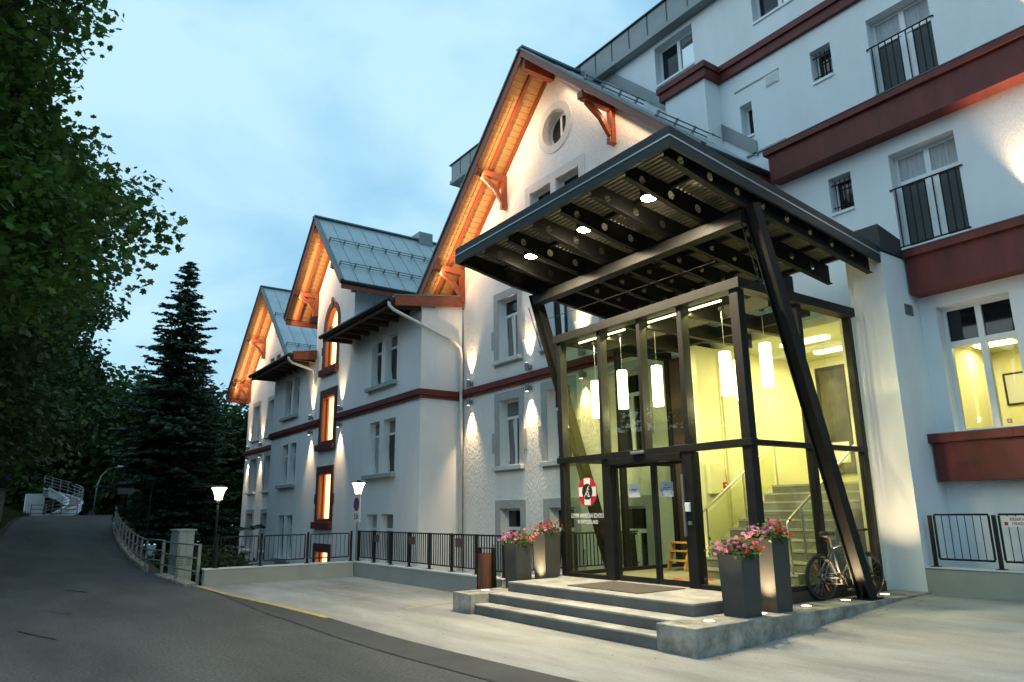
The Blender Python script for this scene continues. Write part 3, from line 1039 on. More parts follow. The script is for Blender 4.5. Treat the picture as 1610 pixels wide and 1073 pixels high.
# ------------------------------------------------------------------ tall block on the right
blk = thing("apartment_block", "tall white rendered block with dark red bands and metal parapet behind the entrance", "building", (-8, 13.5, 0))
F = FY
bwins = {"top1": (-11.94, -10.60, 13.04, 14.22), "top2": (-8.78, -7.55, 13.04, 14.22), "top3": (-5.6, -4.2, 13.04, 14.22),
         "small2": (-9.38, -9.05, 10.24, 11.10), "small_hi": (-7.48, -7.00, 10.70, 11.46), "fr_hi": (-6.20, -5.00, 9.68, 11.46),
         "small_mid": (-7.42, -6.93, 7.60, 8.38), "fr_mid": (-6.15, -4.95, 6.42, 8.38), "office": (-5.72, -4.55, 2.90, 5.16)}
outl = [(-22.4, 4.9), (-6.67, 4.9), (-6.67, -0.5), (3, -0.5), (3, 14.45), (-22.4, 14.45)]
MB().plate(outl, [rect(*w) for w in bwins.values()], on_y(F), 0.36).build("wall", "render_smooth", blk)
MB().box(-22.4, -22.1, F + 0.361, 24, BASE, 14.45).box(2.7, 3.0, F + 0.361, 24, BASE, 14.45).box(-22.4, 3, 24, 24.3, BASE, 14.45).build("rear_wall", "render_smooth", blk)
MB().box(-22.75, 3.3, F - 0.30, 24.6, 14.36, 14.50).build("eave_slab", "cladding", blk)
MB().box(-22.70, 3.2, F - 0.24, 24.5, 14.501, 15.18).build("parapet", "zinc_dark", blk)
pm = MB().box(0.03, 0.69, F - 0.262, F - 0.241, 14.502, 15.17).mesh("cladding_panel"); pm.materials.append(MATS["cladding"])
for k in range(36):
    link("cladding_panel", pm, blk, (-22.7 + 0.72 * k, 0, 0))
MB().box(-22.78, 3.25, F - 0.31, F - 0.15, 15.181, 15.225).build("coping", "gutter_dark", blk)
# projecting block with the red cornice
MB().box(-11.2, -9.92, 12.95, F, 8.9, 12.10).build("pier", "render_smooth", blk)
cb = MB()
for a, b in ((0.0, 0.14), (0.10, 0.0)):
    pass
cb.box(-11.35, -9.77, 12.95 - 0.16, F, 12.20, 12.36).box(-11.31, -9.81, 12.95 - 0.10, F, 11.98, 12.199)
cb.box(-9.77, 3, F - 0.16, F, 12.20, 12.36).box(-9.81, 3, F - 0.10, F, 11.98, 12.199)
cb.build("cornice", "oxblood", blk)
for (xa, z0, z1, nm) in ((-8.62, 8.70, 9.46, "red_band"), (-6.04, 5.40, 6.24, "red_band"), (-6.04, 2.06, 2.86, "red_band")):
    m_ = MB()
    m_.box(xa, 3, F - 0.42, F, z1 - 0.14, z1).box(xa + 0.08, 3, F - 0.34, F, z0, z1 - 0.141)
    bo = m_.build(nm, "oxblood", blk)
    MB().box(xa - 0.012, 3, F - 0.435, F, z1 + 0.0005, z1 + 0.014).build("flashing", "zinc_dark", bo)
    for xj in np.arange(xa + 1.35, 2.5, 1.6):
        MB().box(xj - 0.006, xj + 0.006, F - 0.4225, F - 0.4201, z1 - 0.14, z1).build("joint", "gutter_dark", bo)
# zinc upstand where the gable roof runs into the block
MB().prism([(MX + 0.35, F - 0.05, MZ - 0.05), (MX + 5.9, F - 0.05, MZ - 0.05 - MS * 5.55), (MX + 5.9, F - 0.05, MZ + 0.35 - MS * 5.55), (MX + 0.35, F - 0.05, MZ + 0.35)], (0, 0.049, 0)).build("roof_upstand", "cladding", blk)
MB().prism([(-11.2 - 0.05, 12.9, 10.8), (-9.85, 12.9, 9.55), (-9.85, 12.9, 10.2), (-11.25, 12.9, 11.5)], (0, 0.049, 0)).prism([(-9.87, 12.949, 9.55), (-9.87, F, 9.4), (-9.87, F, 9.95), (-9.87, 12.949, 10.2)], (0.04, 0, 0)).prism([(-9.86, F - 0.06, 9.4), (-8.65, F - 0.06, 8.4), (-8.65, F - 0.06, 8.95), (-9.86, F - 0.06, 9.95)], (0, 0.05, 0)).build("roof_upstand", "cladding", blk)

# wing beside the hall
MB().box(-6.66, -6.0, 12.35, F - 0.001, -0.3, 6.10).build("wing_wall", "render_smooth", blk)
MB().prism([(-6.70, 12.30, 6.12), (-6.70, F - 0.43, 6.12), (-6.70, F - 0.43, 6.46), (-6.70, 12.30, 6.60)], (0.74, 0, 0)).build("wing_cap", "steel_blue", blk)
vm = MB().box(-6.0, -5.985, 12.95, 13.22, 5.02, 5.22)
for k in range(5):
    vm.box(-5.985, -5.975, 12.96, 13.21, 5.03 + k * 0.037, 5.05 + k * 0.037)
vm.build("vent", "galv", blk)
# ventilation panel on the upper wall
vm = MB().box(-8.62, -8.28, F - 0.03, F, 11.22, 11.48)
for k in range(6):
    vm.box(-8.60, -8.30, F - 0.045, F - 0.031, 11.24 + k * 0.04, 11.262 + k * 0.04)
vm.build("vent", "pvc_white", blk)
MB().box(-9.48, -8.25, F - 0.02, F, 11.50, 11.53).build("wall_trim", "galv", blk)
MB().box(-9.30, -8.25, F - 0.05, F, 9.70, 9.74).build("wall_trim", "galv", blk)


def bwin(key, kind):
    x0, x1, z0, z1 = bwins[key]
    dep = 0.24
    yf = F + dep
    f_ = 0.06
    m_ = MB()
    m_.box(x0, x0 + f_, yf, yf + 0.08, z0, z1).box(x1 - f_, x1, yf, yf + 0.08, z0, z1)
    m_.box(x0 + f_, x1 - f_, yf, yf + 0.08, z0, z0 + f_).box(x0 + f_, x1 - f_, yf, yf + 0.08, z1 - f_, z1)
    xm = (x0 + x1) / 2
    if kind in ("double", "french", "office"):
        m_.box(xm - 0.05, xm + 0.05, yf - 0.01, yf + 0.08, z0 + f_, z1 - f_)
    zt = z1 - (z1 - z0) * 0.30
    if kind in ("french", "office"):
        m_.box(x0 + f_, x1 - f_, yf - 0.012, yf + 0.08, zt - 0.05, zt + 0.05)
    w = m_.build("window", "pvc_white", blk)
    P = lambda a, b, c, d, mt, nm="pane": MB().box(a, b, yf + 0.03, yf + 0.045, c, d).build(nm, mt, w)
    if kind == "single":
        P(x0 + f_, x1 - f_, z0 + f_, z1 - f_, "pane_dark")
    elif kind == "double":
        P(x0 + f_, xm - 0.05, z0 + f_, z1 - f_, "pane_dark")
        P(xm + 0.05, x1 - f_, z0 + f_, z1 - f_, "pane_sky")
    elif kind == "french":
        P(x0 + f_, xm - 0.05, zt + 0.05, z1 - f_, "curtain")
        P(xm + 0.05, x1 - f_, zt + 0.05, z1 - f_, "curtain")
        P(x0 + f_, xm - 0.05, z0 + f_, zt - 0.05, "shutter_dark")
        P(xm + 0.05, x1 - f_, z0 + f_, zt - 0.05, "shutter_dark")
        MB().box(xm - 0.12, xm + 0.16, yf + 0.012, yf + 0.028, z0 + f_, zt - 0.05).build("stile", "pvc_white", w)
    elif kind == "office":
        for a, b in ((x0 + f_, xm - 0.05), (xm + 0.05, x1 - f_)):
            P(a, b, zt + 0.05, z1 - f_, "pane_dark")
            P(a, b, z0 + f_, zt - 0.05, "glass_tinted")
    if kind != "office":
        MB().box(x0, x1, F - 0.04, yf, z0 - 0.06, z0 - 0.002).build("sill", "pvc_white", w)
    if kind == "french":
        zr0, zr1 = z0 + 0.03, z0 + (z1 - z0) * 0.62
        for zz, ee in ((zr1, 0.05), (zr0, 0.02)):
            MB().tube([(x0 - ee, F - 0.001, zz), (x0 - ee, F - 0.03, zz), (x1 + ee, F - 0.03, zz), (x1 + ee, F - 0.001, zz)], 0.015, 6).build("railing_rail", "steel_dark", w)
        bmh = MB().tube([(0, 0, zr0), (0, 0, zr1)], 0.013, 6).mesh("railing_bar"); bmh.materials.append(MATS["steel_dark"])
        for k in range(9):
            o = bpy.data.objects.new("railing_bar", bmh); COL.objects.link(o); o.parent = w
            o.location = (x0 + 0.06 + k * (x1 - x0 - 0.12) / 8, F - 0.03, 0)
    if kind == "single" and key != "small2":
        g = MB()
        for zz in (z0 + 0.14, z1 - 0.14):
            g.tube([(x0 - 0.0, F + 0.10, zz), (x1 + 0.0, F + 0.10, zz)], 0.014, 6)
        for k in range(4):
            xx = x0 + 0.09 + k * (x1 - x0 - 0.18) / 3
            g.tube([(xx, F + 0.10, z0 + 0.05), (xx, F + 0.10, z1 - 0.05)], 0.010, 6)
        g.build("window_grille", "steel_dark", w)
    return w


for k, kd in (("top1", "double"), ("top2", "double"), ("top3", "double"), ("small2", "single"), ("small_hi", "single"), ("fr_hi", "french"), ("small_mid", "single"), ("fr_mid", "french"), ("office", "office")):
    bwin(k, kd)
MB().box(-4.95, -4.72, F - 0.04, F, 11.62, 11.80).build("vent", "galv", blk)
# uplights on the bands just past the last windows
for x, zt, wh in ((-3.86, 6.24, "past the tall railed window"), (-3.35, 9.46, "past the upper railed window")):
    wall_lamp(x, F - 0.0, zt - 0.8, zt, wh, both=False, energy=600)

# office room behind the lit window
MB().box(-6.60, -6.5, F + 0.37, 17.8, 2.0, 4.95).box(-6.5, -2.0, 17.7, 17.8, 2.0, 4.95).box(-2.1, -2.0, F + 0.37, 17.69, 2.0, 4.95).build("office_wall", "office_wall", blk)
MB().box(-6.6, -2.0, F + 0.37, 17.8, 4.951, 5.05).box(-6.6, -2.0, F + 0.37, 17.8, 1.9, 1.999).build("office_ceiling", "interior_ceiling", blk)
for cx, cyy in ((-5.55, 14.75), (-4.75, 15.9), (-6.0, 16.6)):
    t = thing("ceiling_light", "fluorescent ceiling panel inside the lit office, %s" % ("nearest the window" if cyy < 15 else "above the white chair" if cyy < 16.2 else "nearest the back wall"), "ceiling light", (cx, cyy, 4.9), group="office ceiling panels")
    MB().box(cx - 0.35, cx + 0.35, cyy - 0.16, cyy + 0.16, 4.90, 4.95).build("diffuser", "tube_glow", t)
    lamp('AREA', "panel_light", (cx, cyy, 4.88), 26, (1.0, 0.90, 0.55), t, (0, 0, -1), 0.6, sy=0.3)
t = thing("picture_frame", "long framed picture on the office wall behind the window", "picture", (-5.9, 17.69, 4.0))
MB().plate(rect(-6.35, -4.9, 3.75, 4.45), [rect(-6.31, -4.94, 3.79, 4.41)], on_y(17.66), 0.035).build("frame", "frame_black", t)
MB().box(-6.31, -4.94, 17.672, 17.69, 3.79, 4.41).build("picture", "paper", t)
t = thing("notice_board", "cork notice board pinned with white cards inside the office", "notice board", (-5.7, 17.69, 3.4))
MB().box(-6.05, -5.0, 17.66, 17.69, 3.0, 3.66).build("board", "cork", t)
for k in range(4):
    MB().box(-5.98 + k * 0.2, -5.83 + k * 0.2, 17.65, 17.659, 3.42, 3.58).build("card", "paper", t)
t = thing("office_chair", "white high-backed chair inside the office below the notice board", "chair", (-5.2, 16.2, 2.0))
MB().box(-5.55, -4.95, 16.0, 16.08, 2.9, 3.28).build("backrest", "pvc_white", t, bevel=0.03)
MB().box(-5.5, -5.0, 15.5, 15.99, 2.42, 2.5).build("seat", "pvc_white", t, bevel=0.02)
MB().tube([(-5.25, 15.75, 2.0), (-5.25, 15.75, 2.42)], 0.03, 8).build("leg", "steel_dark", t)
# small cross emblem sticker on the pane
t = thing("window_sticker", "small red sticker with white cross on the office pane", "sticker", (-4.98, F + 0.26, 3.05))
MB().box(-4.99, -4.92, F + 0.264, F + 0.268, 3.00, 3.07).build("square", "sign_red", t)
MB().box(-4.964, -4.946, F + 0.260, F + 0.2635, 3.01, 3.06).box(-4.98, -4.9645, F + 0.260, F + 0.2635, 3.026, 3.044).box(-4.9455, -4.93, F + 0.260, F + 0.2635, 3.026, 3.044).build("cross", "decal_white", t)

# ------------------------------------------------------------------ stair hall interior (belongs to the block)
MB().box(-9.85, -9.5, 11.35, 15.0, 0.2, 4.94).build("hall_side_wall", "interior_cream", blk)
MB().box(-9.849, -6.66, 15.0, 15.2, 0.2, 5.0).build("hall_back_wall", "interior_cream", blk)
MB().box(-6.76, -6.661, 12.06, 14.99, 0.2, 5.0).build("hall_side_wall", "interior_cream", blk)
MB().box(-9.85, -6.77, 12.06, 15.0, 4.945, 5.08).build("hall_ceiling", "interior_ceiling", blk)
MB().box(-10.86, -9.86, 11.98, 12.06, 0.48, 4.94).build("dark_panel", "dark_timber", blk)
floor = MB().box(-10.90, -6.56, 8.96, 12.05, 0.30, 0.485).build("hall_floor", "floor_tile", blk)

st = thing("staircase", "wide carpeted stair rising inside the glass entrance hall", "staircase", (-8, 10.33, 0.485))
for k in range(10):
    y = 10.33 + 0.29 * k
    z = 0.485 + 0.163 * (k + 1)
    MB().box(-9.1 if y < 11.36 else -9.1, -6.95, y, y + (0.29 if k < 9 else 1.75), z - 0.163, z - 0.0).box(-9.1, -6.95, y + 0.005, y + 0.28, 0.487, z - 0.164 if k else 0.488).build("step", "carpet", st)
    MB().box(-9.1, -6.95, y - 0.012, y, z - 0.035, z - 0.004).build("nosing", "stone_grey", st)


def handrail(x, name, label):
    t = thing("handrail", label, "handrail", (x, 10.4, 0.5), group="stair handrails with glass panels")
    p0 = Vector((x, 10.35, 1.45)); p1 = Vector((x, 12.95, 2.95))
    MB().tube([(x, 10.35, 0.65), (x, 10.33, 1.42), (x, 10.40, 1.48), p1[:], (x, 13.4, 2.97)], 0.024, 8).build("rail", "steel_brushed", t, smooth=True)
    for yy in (10.75, 11.9, 13.0):
        zb = 0.485 + 0.163 * (int((yy - 10.33) / 0.29) + 1)
        zt = 1.45 + (yy - 10.35) * 1.5 / 2.6
        MB().tube([(x, yy, zb), (x, yy, zt)], 0.018, 8).build("post", "steel_brushed", t)
    MB().prism([(x - 0.005, 10.8, 0.95), (x - 0.005, 12.9, 2.15), (x - 0.005, 12.9, 2.82), (x - 0.005, 10.8, 1.60)], (0.01, 0, 0)).build("glass_panel", "glass_tinted", t)


handrail(-9.0, "l", "steel handrail with glass panel along the yellow stair wall")
handrail(-7.05, "r", "steel handrail with glass panel beside the side glazing")
t = thing("framed_poster", "tall black framed poster at the head of the stair", "poster", (-8.6, 15, 3.2))
MB().plate(rect(-9.1, -8.35, 2.35, 4.75), [rect(-9.03, -8.42, 2.43, 4.67)], on_y(14.95), 0.05).build("frame", "frame_black", t)
MB().box(-9.03, -8.42, 14.97, 14.999, 2.43, 4.67).build("picture", "poster", t)
MB().box(-8.95, -8.5, 14.964, 14.9695, 2.6, 3.05).build("caption", "stone_white", t)
t = thing("fuse_box", "cream metal electrical cabinet on the hall wall", "cabinet", (-9.49, 11.6, 2.2))
MB().box(-9.499, -9.40, 11.42, 11.78, 1.95, 2.55).build("case", "office_wall", t, bevel=0.01)
t = thing("fire_alarm", "small red fire alarm button on the yellow hall wall", "alarm", (-9.49, 11.95, 2.1))
MB().box(-9.499, -9.45, 11.88, 12.0, 2.06, 2.18).build("case", "red_plastic", t, bevel=0.006)
MB().box(-9.449, -9.445, 11.91, 11.97, 2.10, 2.14).build("button", "decal_white", t)
t = thing("cable_conduit", "pair of thin cream conduits running up the hall wall", "conduit", (-9.49, 12.1, 1))
for yy in (12.02, 12.10):
    MB().tube([(-9.48, yy, 1.0), (-9.48, yy, 4.9)], 0.014, 6).build("pipe", "office_wall", t)
t = thing("notice", "red notice hanging on dark panel behind the glass door", "notice", (-10.3, 11.97, 2.2))
MB().box(-10.42, -10.24, 11.965, 11.978, 1.95, 2.4).build("sheet", "red_plastic", t)
t = thing("leaflet_holder", "leaflet holder with papers on the dark panel behind the glass door", "leaflet holder", (-10.2, 11.95, 1.5))
MB().box(-10.33, -10.05, 11.90, 11.978, 1.42, 1.66).build("tray", "office_wall", t)
MB().box(-10.31, -10.07, 11.93, 11.96, 1.661, 1.85).build("leaflets", "paper_blue", t)
t = thing("step_stool", "small pale wooden step stool standing in the hall", "stool", (-10.05, 11.3, 0.49))
for xs in (-10.35, -9.92):
    MB().bar((xs, 11.10, 0.486), (xs, 11.28, 1.0), 0.03, 0.09, (0, 1, 0)).build("side", "wood_pale", t)
for zz, yy in ((0.66, 11.15), (0.84, 11.2), (1.0, 11.26)):
    MB().box(-10.36, -9.9, yy - 0.07, yy + 0.10, zz, zz + 0.03).build("tread", "wood_pale", t)
t = thing("floor_sticker", "flat red ring marked on the hall floor", "floor marking", (-8.72, 9.94, 0.49))
MB().plate(circ(-8.72, 9.94, 0.35), [circ(-8.72, 9.94, 0.26)], lambda u, v, d: (u, v, 0.4865 + d), 0.002).build("ring", "red_plastic", t)

# pendant lamps
pend = [(-7.30, 9.45), (-6.95, 10.05), (-8.05, 9.35), (-8.72, 9.35), (-9.55, 9.30), (-10.35, 9.35), (-7.9, 10.6)]
pz = [3.80, 3.95, 3.80, 3.80, 3.85, 3.78, 3.9]
wheres = ["over the foot of the stair", "beside the side glazing", "left of the paired pendants", "above the right door leaf", "above the left door leaf", "beside the school emblem pane", "deepest in the hall over the stair"]
for (x, y), z, wh in zip(pend, pz, wheres):
    t = thing("pendant_lamp", "glowing white cylinder pendant lamp in the glass hall %s" % wh, "pendant lamp", (x, y, z), group="cylinder pendants in the hall")
    MB().tube([(x, y, z + 0.36), (x, y, 4.9)], 0.005, 6).build("cord", "steel_brushed", t)
    MB().lathe([(0.03, 4.86), (0.05, 4.88), (0.05, 4.92)], (x, y, 0), 10).build("ceiling_rose", "steel_dark", t)
    MB().lathe([(0.09, -0.36), (0.095, -0.35), (0.095, 0.35), (0.09, 0.36)], (x, y, z), 18).build("shade", "pendant_glow", t, smooth=False)
    lamp('POINT', "bulb", (x, y, z - 0.44), 24, (1.0, 0.90, 0.56), t, size=0.09)
# tube lights hidden over the glazing head
for i, (x0, x1) in enumerate(((-10.5, -9.2), (-8.9, -7.0))):
    t = thing("ceiling_light", "slim tube light under the hall ceiling along the front glazing, %s" % ("by the emblem pane" if i == 0 else "by the corner post"), "ceiling light", ((x0 + x1) / 2, 9.6, 4.8), group="hall tube lights")
    MB().box(x0, x1, 9.07, 9.10, 4.89, 4.92).build("tube", "tube_glow", t)
    lamp('AREA', "tube_light", ((x0 + x1) / 2, 9.10, 4.85), 60, (1.0, 0.90, 0.50), t, (0, 0.5, -1), x1 - x0, sy=0.06)
for i, yy in enumerate((12.9, 14.1)):
    t = thing("ceiling_light", "bright ceiling light over the %s of the stair" % ("middle" if i == 0 else "head"), "ceiling light", (-8, yy, 4.85), group="stair ceiling lights")
    MB().box(-8.5, -7.5, yy - 0.1, yy + 0.1, 4.88, 4.944).build("diffuser", "tube_glow", t)
    lamp('AREA', "panel_light", (-8, yy, 4.86), 75, (1.0, 0.92, 0.52), t, (0, 0, -1), 1.0, sy=0.2)

# ------------------------------------------------------------------ glass entrance hall
hall = thing("glass_entrance_hall", "steel and glass entrance hall with sliding doors under the canopy", "glass hall", (-8.7, 8.9, 0.48))
G0, XL, XR = 8.9, -10.92, -6.50
ZB, ZM, ZT = 0.48, 2.60, 5.10


def post(x0, x1, y0, y1, z0, z1):
    return MB().box(x0, x1, y0, y1, z0, z1).build("post", "steel_dark", hall, bevel=0.006)


for x0, x1 in ((-10.92, -10.80), (-6.66, -6.50)):
    post(x0, x1, G0 - 0.06, G0 + 0.10, ZB, ZT - 0.16)
for x0, x1 in ((-9.74, -9.66), (-8.70, -8.62), (-7.76, -7.66)):
    post(x0, x1, G0 - 0.04, G0 + 0.14, ZM + 0.061, ZT - 0.161)
post(-9.74, -9.52, G0 - 0.04, G0 + 0.16, ZB, ZM - 0.051)
post(-7.84, -7.64, G0 - 0.06, G0 + 0.14, ZB, ZM - 0.051)
for yy in (10.40, 11.93):
    post(-6.64, -6.52, yy, yy + 0.12, ZB, ZT - 0.161)
    post(-10.91, -10.80, yy, yy + 0.12, ZB, ZT - 0.161)


def rail(x0, x1, y0, y1, z0, z1, nm="rail"):
    return MB().box(x0, x1, y0, y1, z0, z1).build(nm, "steel_dark", hall, bevel=0.005)


rail(-10.98, -6.44, G0 - 0.10, G0 + 0.14, ZT - 0.16, ZT, "top_rail")
rail(-6.66, -6.44, G0 + 0.141, 12.05, ZT - 0.16, ZT, "top_rail")
rail(-10.98, -10.76, G0 + 0.141, 12.05, ZT - 0.16, ZT, "top_rail")
rail(-10.98, -6.47, G0 - 0.075, G0 + 0.08, ZM - 0.05, ZM + 0.06)
rail(-9.52, -7.84, G0 - 0.085, G0 + 0.12, ZM - 0.16, ZM - 0.0505, "door_header")
rail(-6.635, -6.515, G0 + 0.101, 12.05, ZM - 0.03, ZM + 0.05)
rail(-10.905, -10.805, G0 + 0.101, 12.05, ZM - 0.03, ZM + 0.05)
rail(-10.95, -9.741, G0 - 0.05, G0 + 0.05, ZB, ZB + 0.07)
rail(-7.639, -6.661, G0 - 0.05, G0 + 0.05, ZB, ZB + 0.07)
rail(-6.635, -6.515, G0 + 0.101, 12.05, ZB, ZB + 0.07)
rail(-10.905, -10.805, G0 + 0.101, 12.05, ZB, ZB + 0.07)
MB().box(-6.60, -6.50, G0 + 0.12, 12.05, 0.30, ZB - 0.001).build("base_panel", "dark_timber", hall)


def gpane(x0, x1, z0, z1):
    return MB().box(x0, x1, G0 - 0.006, G0 + 0.006, z0, z1).build("glass_pane", "glass_tinted", hall)


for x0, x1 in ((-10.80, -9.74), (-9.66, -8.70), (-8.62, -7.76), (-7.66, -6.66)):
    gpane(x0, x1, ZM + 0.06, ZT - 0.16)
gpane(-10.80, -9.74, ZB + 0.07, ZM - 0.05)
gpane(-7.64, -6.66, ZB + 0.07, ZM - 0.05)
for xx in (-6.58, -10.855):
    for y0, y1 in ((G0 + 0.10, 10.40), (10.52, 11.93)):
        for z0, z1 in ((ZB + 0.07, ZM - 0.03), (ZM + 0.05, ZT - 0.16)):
            MB().box(xx - 0.006, xx + 0.006, y0, y1, z0, z1).build("glass_pane", "glass_tinted", hall)
# roof of the hall
rx = [-10.75, -9.7, -8.66, -7.71, -6.68]
for a, b in zip(rx[:-1], rx[1:]):
    MB().box(a + 0.02, b - 0.02, G0 + 0.15, 12.04, ZT - 0.015, ZT - 0.003).build("roof_pane", "glass_tinted", hall)
for xx in (-9.7, -8.66, -7.71):
    MB().box(xx - 0.05, xx + 0.05, G0 + 0.15, 12.04, ZT - 0.30, ZT - 0.021).build("roof_beam", "steel_dark", hall)
for yy in (9.9, 11.0):
    MB().box(-10.75, -6.68, yy - 0.04, yy + 0.04, ZT - 0.24, ZT - 0.022).build("roof_beam", "steel_dark", hall)
# sliding door leaves
for i, (x0, x1) in enumerate(((-9.50, -8.56), (-8.54, -7.86))):
    yd = G0 + 0.05
    d_ = MB().box(x0, x0 + 0.05, yd - 0.02, yd + 0.02, ZB + 0.01, ZM - 0.17).box(x1 - 0.05, x1, yd - 0.02, yd + 0.02, ZB + 0.01, ZM - 0.17)
    d_.box(x0 + 0.05, x1 - 0.05, yd - 0.02, yd + 0.02, ZB + 0.01, ZB + 0.09).box(x0 + 0.05, x1 - 0.05, yd - 0.02, yd + 0.02, ZM - 0.22, ZM - 0.17)
    d_ = d_.build("sliding_door", "steel_dark", hall)
    MB().box(x0 + 0.05, x1 - 0.05, yd - 0.005, yd + 0.005, ZB + 0.09, ZM - 0.22).build("glass_pane", "glass_tinted", d_)
# door sensor, card reader and small devices on the right door post
MB().box(-8.9, -8.6, G0 - 0.14, G0 - 0.086, ZM - 0.02, ZM + 0.03).build("door_sensor", "fixture_grey", hall, bevel=0.01)
MB().box(-7.80, -7.70, G0 - 0.10, G0 - 0.061, 1.62, 1.76).build("card_reader", "pvc_white", hall, bevel=0.01)
MB().box(-7.77, -7.70, G0 - 0.075, G0 - 0.061, 1.42, 1.48).build("door_keypad", "steel_brushed", hall)
MB().box(-7.84, -7.80, G0 - 0.10, G0 - 0.061, 1.25, 2.2).build("door_handle", "steel_brushed", hall)

# emblem and lettering on the left pane
em = thing("school_emblem", "round red emblem with white cross and black disc on the entrance glass", "emblem", (-10.19, G0, 2.0))
ey = G0 - 0.009
EX_, EZ_ = -10.19, 2.0
pl_ = lambda rad, y: MB().plate(circ(EX_, EZ_, rad, 48), [], on_y(y), 0.001)
pl_(0.265, ey).build("red_disc", "sign_red", em)
MB().box(EX_ - 0.085, EX_ + 0.085, ey - 0.0025, ey - 0.001, EZ_ - 0.24, EZ_ + 0.24).box(EX_ - 0.24, EX_ - 0.086, ey - 0.0025, ey - 0.001, EZ_ - 0.085, EZ_ + 0.085).box(EX_ + 0.086, EX_ + 0.24, ey - 0.0025, ey - 0.001, EZ_ - 0.085, EZ_ + 0.085).build("white_cross", "decal_white", em)
pl_(0.145, ey - 0.004).build("black_disc", "print_black", em)
fg = MB()
Z3 = lambda x, z: (EX_ + x, ey - 0.0055, EZ_ + z)
for a, b, w_ in (((-0.085, -0.10), (0.005, 0.03), 0.016), ((0.005, 0.03), (0.055, -0.085), 0.018), ((-0.03, -0.02), (0.02, -0.09), 0.014), ((0.005, 0.03), (0.03, 0.085), 0.020), ((0.03, 0.085), (0.065, 0.105), 0.012), ((0.0, 0.055), (0.06, 0.04), 0.012), ((0.02, -0.09), (0.075, -0.085), 0.014)):
    fg.bar(Z3(*a), Z3(*b), 0.0012, w_, (0, 1, 0)) if False else fg.bar(Z3(*a), Z3(*b), w_, 0.0012, (0, 1, 0))
fg.build("white_figure", "decal_white", em)
lt = thing("school_lettering", "white school name lettering below the emblem on the entrance glass", "lettering", (-10.2, G0, 1.55))
text("line", "LEYSIN AMERICAN SCHOOL", 0.112, "decal_white", lt, (-10.21, ey, 1.565), (1, 0, 0), (0, 0, 1), 0.0006)
text("line", "IN SWITZERLAND", 0.098, "decal_white", lt, (-10.21, ey, 1.455), (1, 0, 0), (0, 0, 1), 0.0006)
for o in lt.children:
    bb = [v.co.x for v in o.data.vertices]
    wd = max(bb) - min(bb)
    tgt = 0.92 if "AMERICAN" in "" or wd > 1.0 or o == lt.children[0] else 0.56
    for v in o.data.vertices:
        v.co.x = -10.21 + (v.co.x + 10.21) * tgt / wd
for (x0, z0, w_, h_, mt, lb) in ((-9.16, 1.87, 0.27, 0.22, "paper", "white notice sheet taped on the left door leaf"), (-8.41, 1.86, 0.27, 0.24, "paper_blue", "pale blue notice sheet taped on the right door leaf")):
    t = thing("notice", lb, "notice", (x0, G0, z0))
    MB().box(x0, x0 + w_, G0 + 0.040, G0 + 0.0435, z0, z0 + h_).build("sheet", mt, t)
    MB().box(x0 + 0.06, x0 + w_ - 0.06, G0 + 0.0385, G0 + 0.0395, z0 + h_ * 0.58, z0 + h_ * 0.64).box(x0 + 0.09, x0 + w_ - 0.09, G0 + 0.0385, G0 + 0.0395, z0 + h_ * 0.47, z0 + h_ * 0.52).build("print", "plate_maroon", t)

# ------------------------------------------------------------------ canopy
can = thing("entrance_canopy", "large dark steel canopy with perforated joists on two leaning struts", "canopy", (-8.9, 10, 0.32))
CX0, CX1, CY0, CY1 = -11.76, -6.0, 6.97, 12.34
cz = lambda y: 6.85 - 0.1225 * (y - 6.97)
MB().prism([(CX0, CY0, cz(CY0) - 0.31), (CX0, CY0, cz(CY0)), (CX0, CY0 + 0.06, cz(CY0 + 0.06)), (CX0, CY0 + 0.06, cz(CY0) - 0.31)], (CX1 - CX0, 0, 0)).build("fascia", "steel_blue", can)
MB().box(CX0, CX1 + 0.012, CY0 - 0.012, CY0 - 0.0005, cz(CY0) - 0.165, cz(CY0) - 0.14).build("edge_trim", "bright_edge", can)
for xs, s_ in ((CX0, 1), (CX1, -1)):
    MB().prism([(xs, CY0 + 0.061, cz(CY0 + 0.061)), (xs, CY1, cz(CY1)), (xs, CY1, cz(CY1) - 0.30), (xs, CY0 + 0.061, cz(CY0 + 0.061) - 0.31)], (s_ * 0.05, 0, 0)).build("fascia", "steel_blue", can)
MB().prism([(CX1 + 0.0005, CY0, cz(CY0) - 0.14), (CX1 + 0.0005, CY1, cz(CY1) - 0.14), (CX1 + 0.0005, CY1, cz(CY1) - 0.162), (CX1 + 0.0005, CY0, cz(CY0) - 0.165)], (0.012, 0, 0)).build("edge_trim", "bright_edge", can)
# corrugated deck, ribs across
dk = MB()
prof = []
y = CY0 + 0.07
while y < CY1 - 0.1:
    prof += [(y, 0.0), (y + 0.03, 0.0), (y + 0.045, 0.035), (y + 0.075, 0.035)]
    y += 0.09
n_ = len(prof)
for xx in (CX0 + 0.06, CX1 - 0.06):
    for y, h in prof:
        dk.v.append((xx, y, cz(y) - 0.10 + h))
for i in range(n_ - 1):
    dk.f.append((i, i + 1, n_ + i + 1, n_ + i))
dk.build("corrugated_deck", "deck_metal", can)
MB().prism([(CX0 + 0.05, CY0 + 0.06, cz(CY0 + 0.06) - 0.03), (CX0 + 0.05, CY1, cz(CY1) - 0.03), (CX0 + 0.05, CY1, cz(CY1) - 0.012), (CX0 + 0.05, CY0 + 0.06, cz(CY0 + 0.06) - 0.012)], (CX1 - CX0 - 0.1, 0, 0)).build("roof_sheet", "zinc_dark", can)
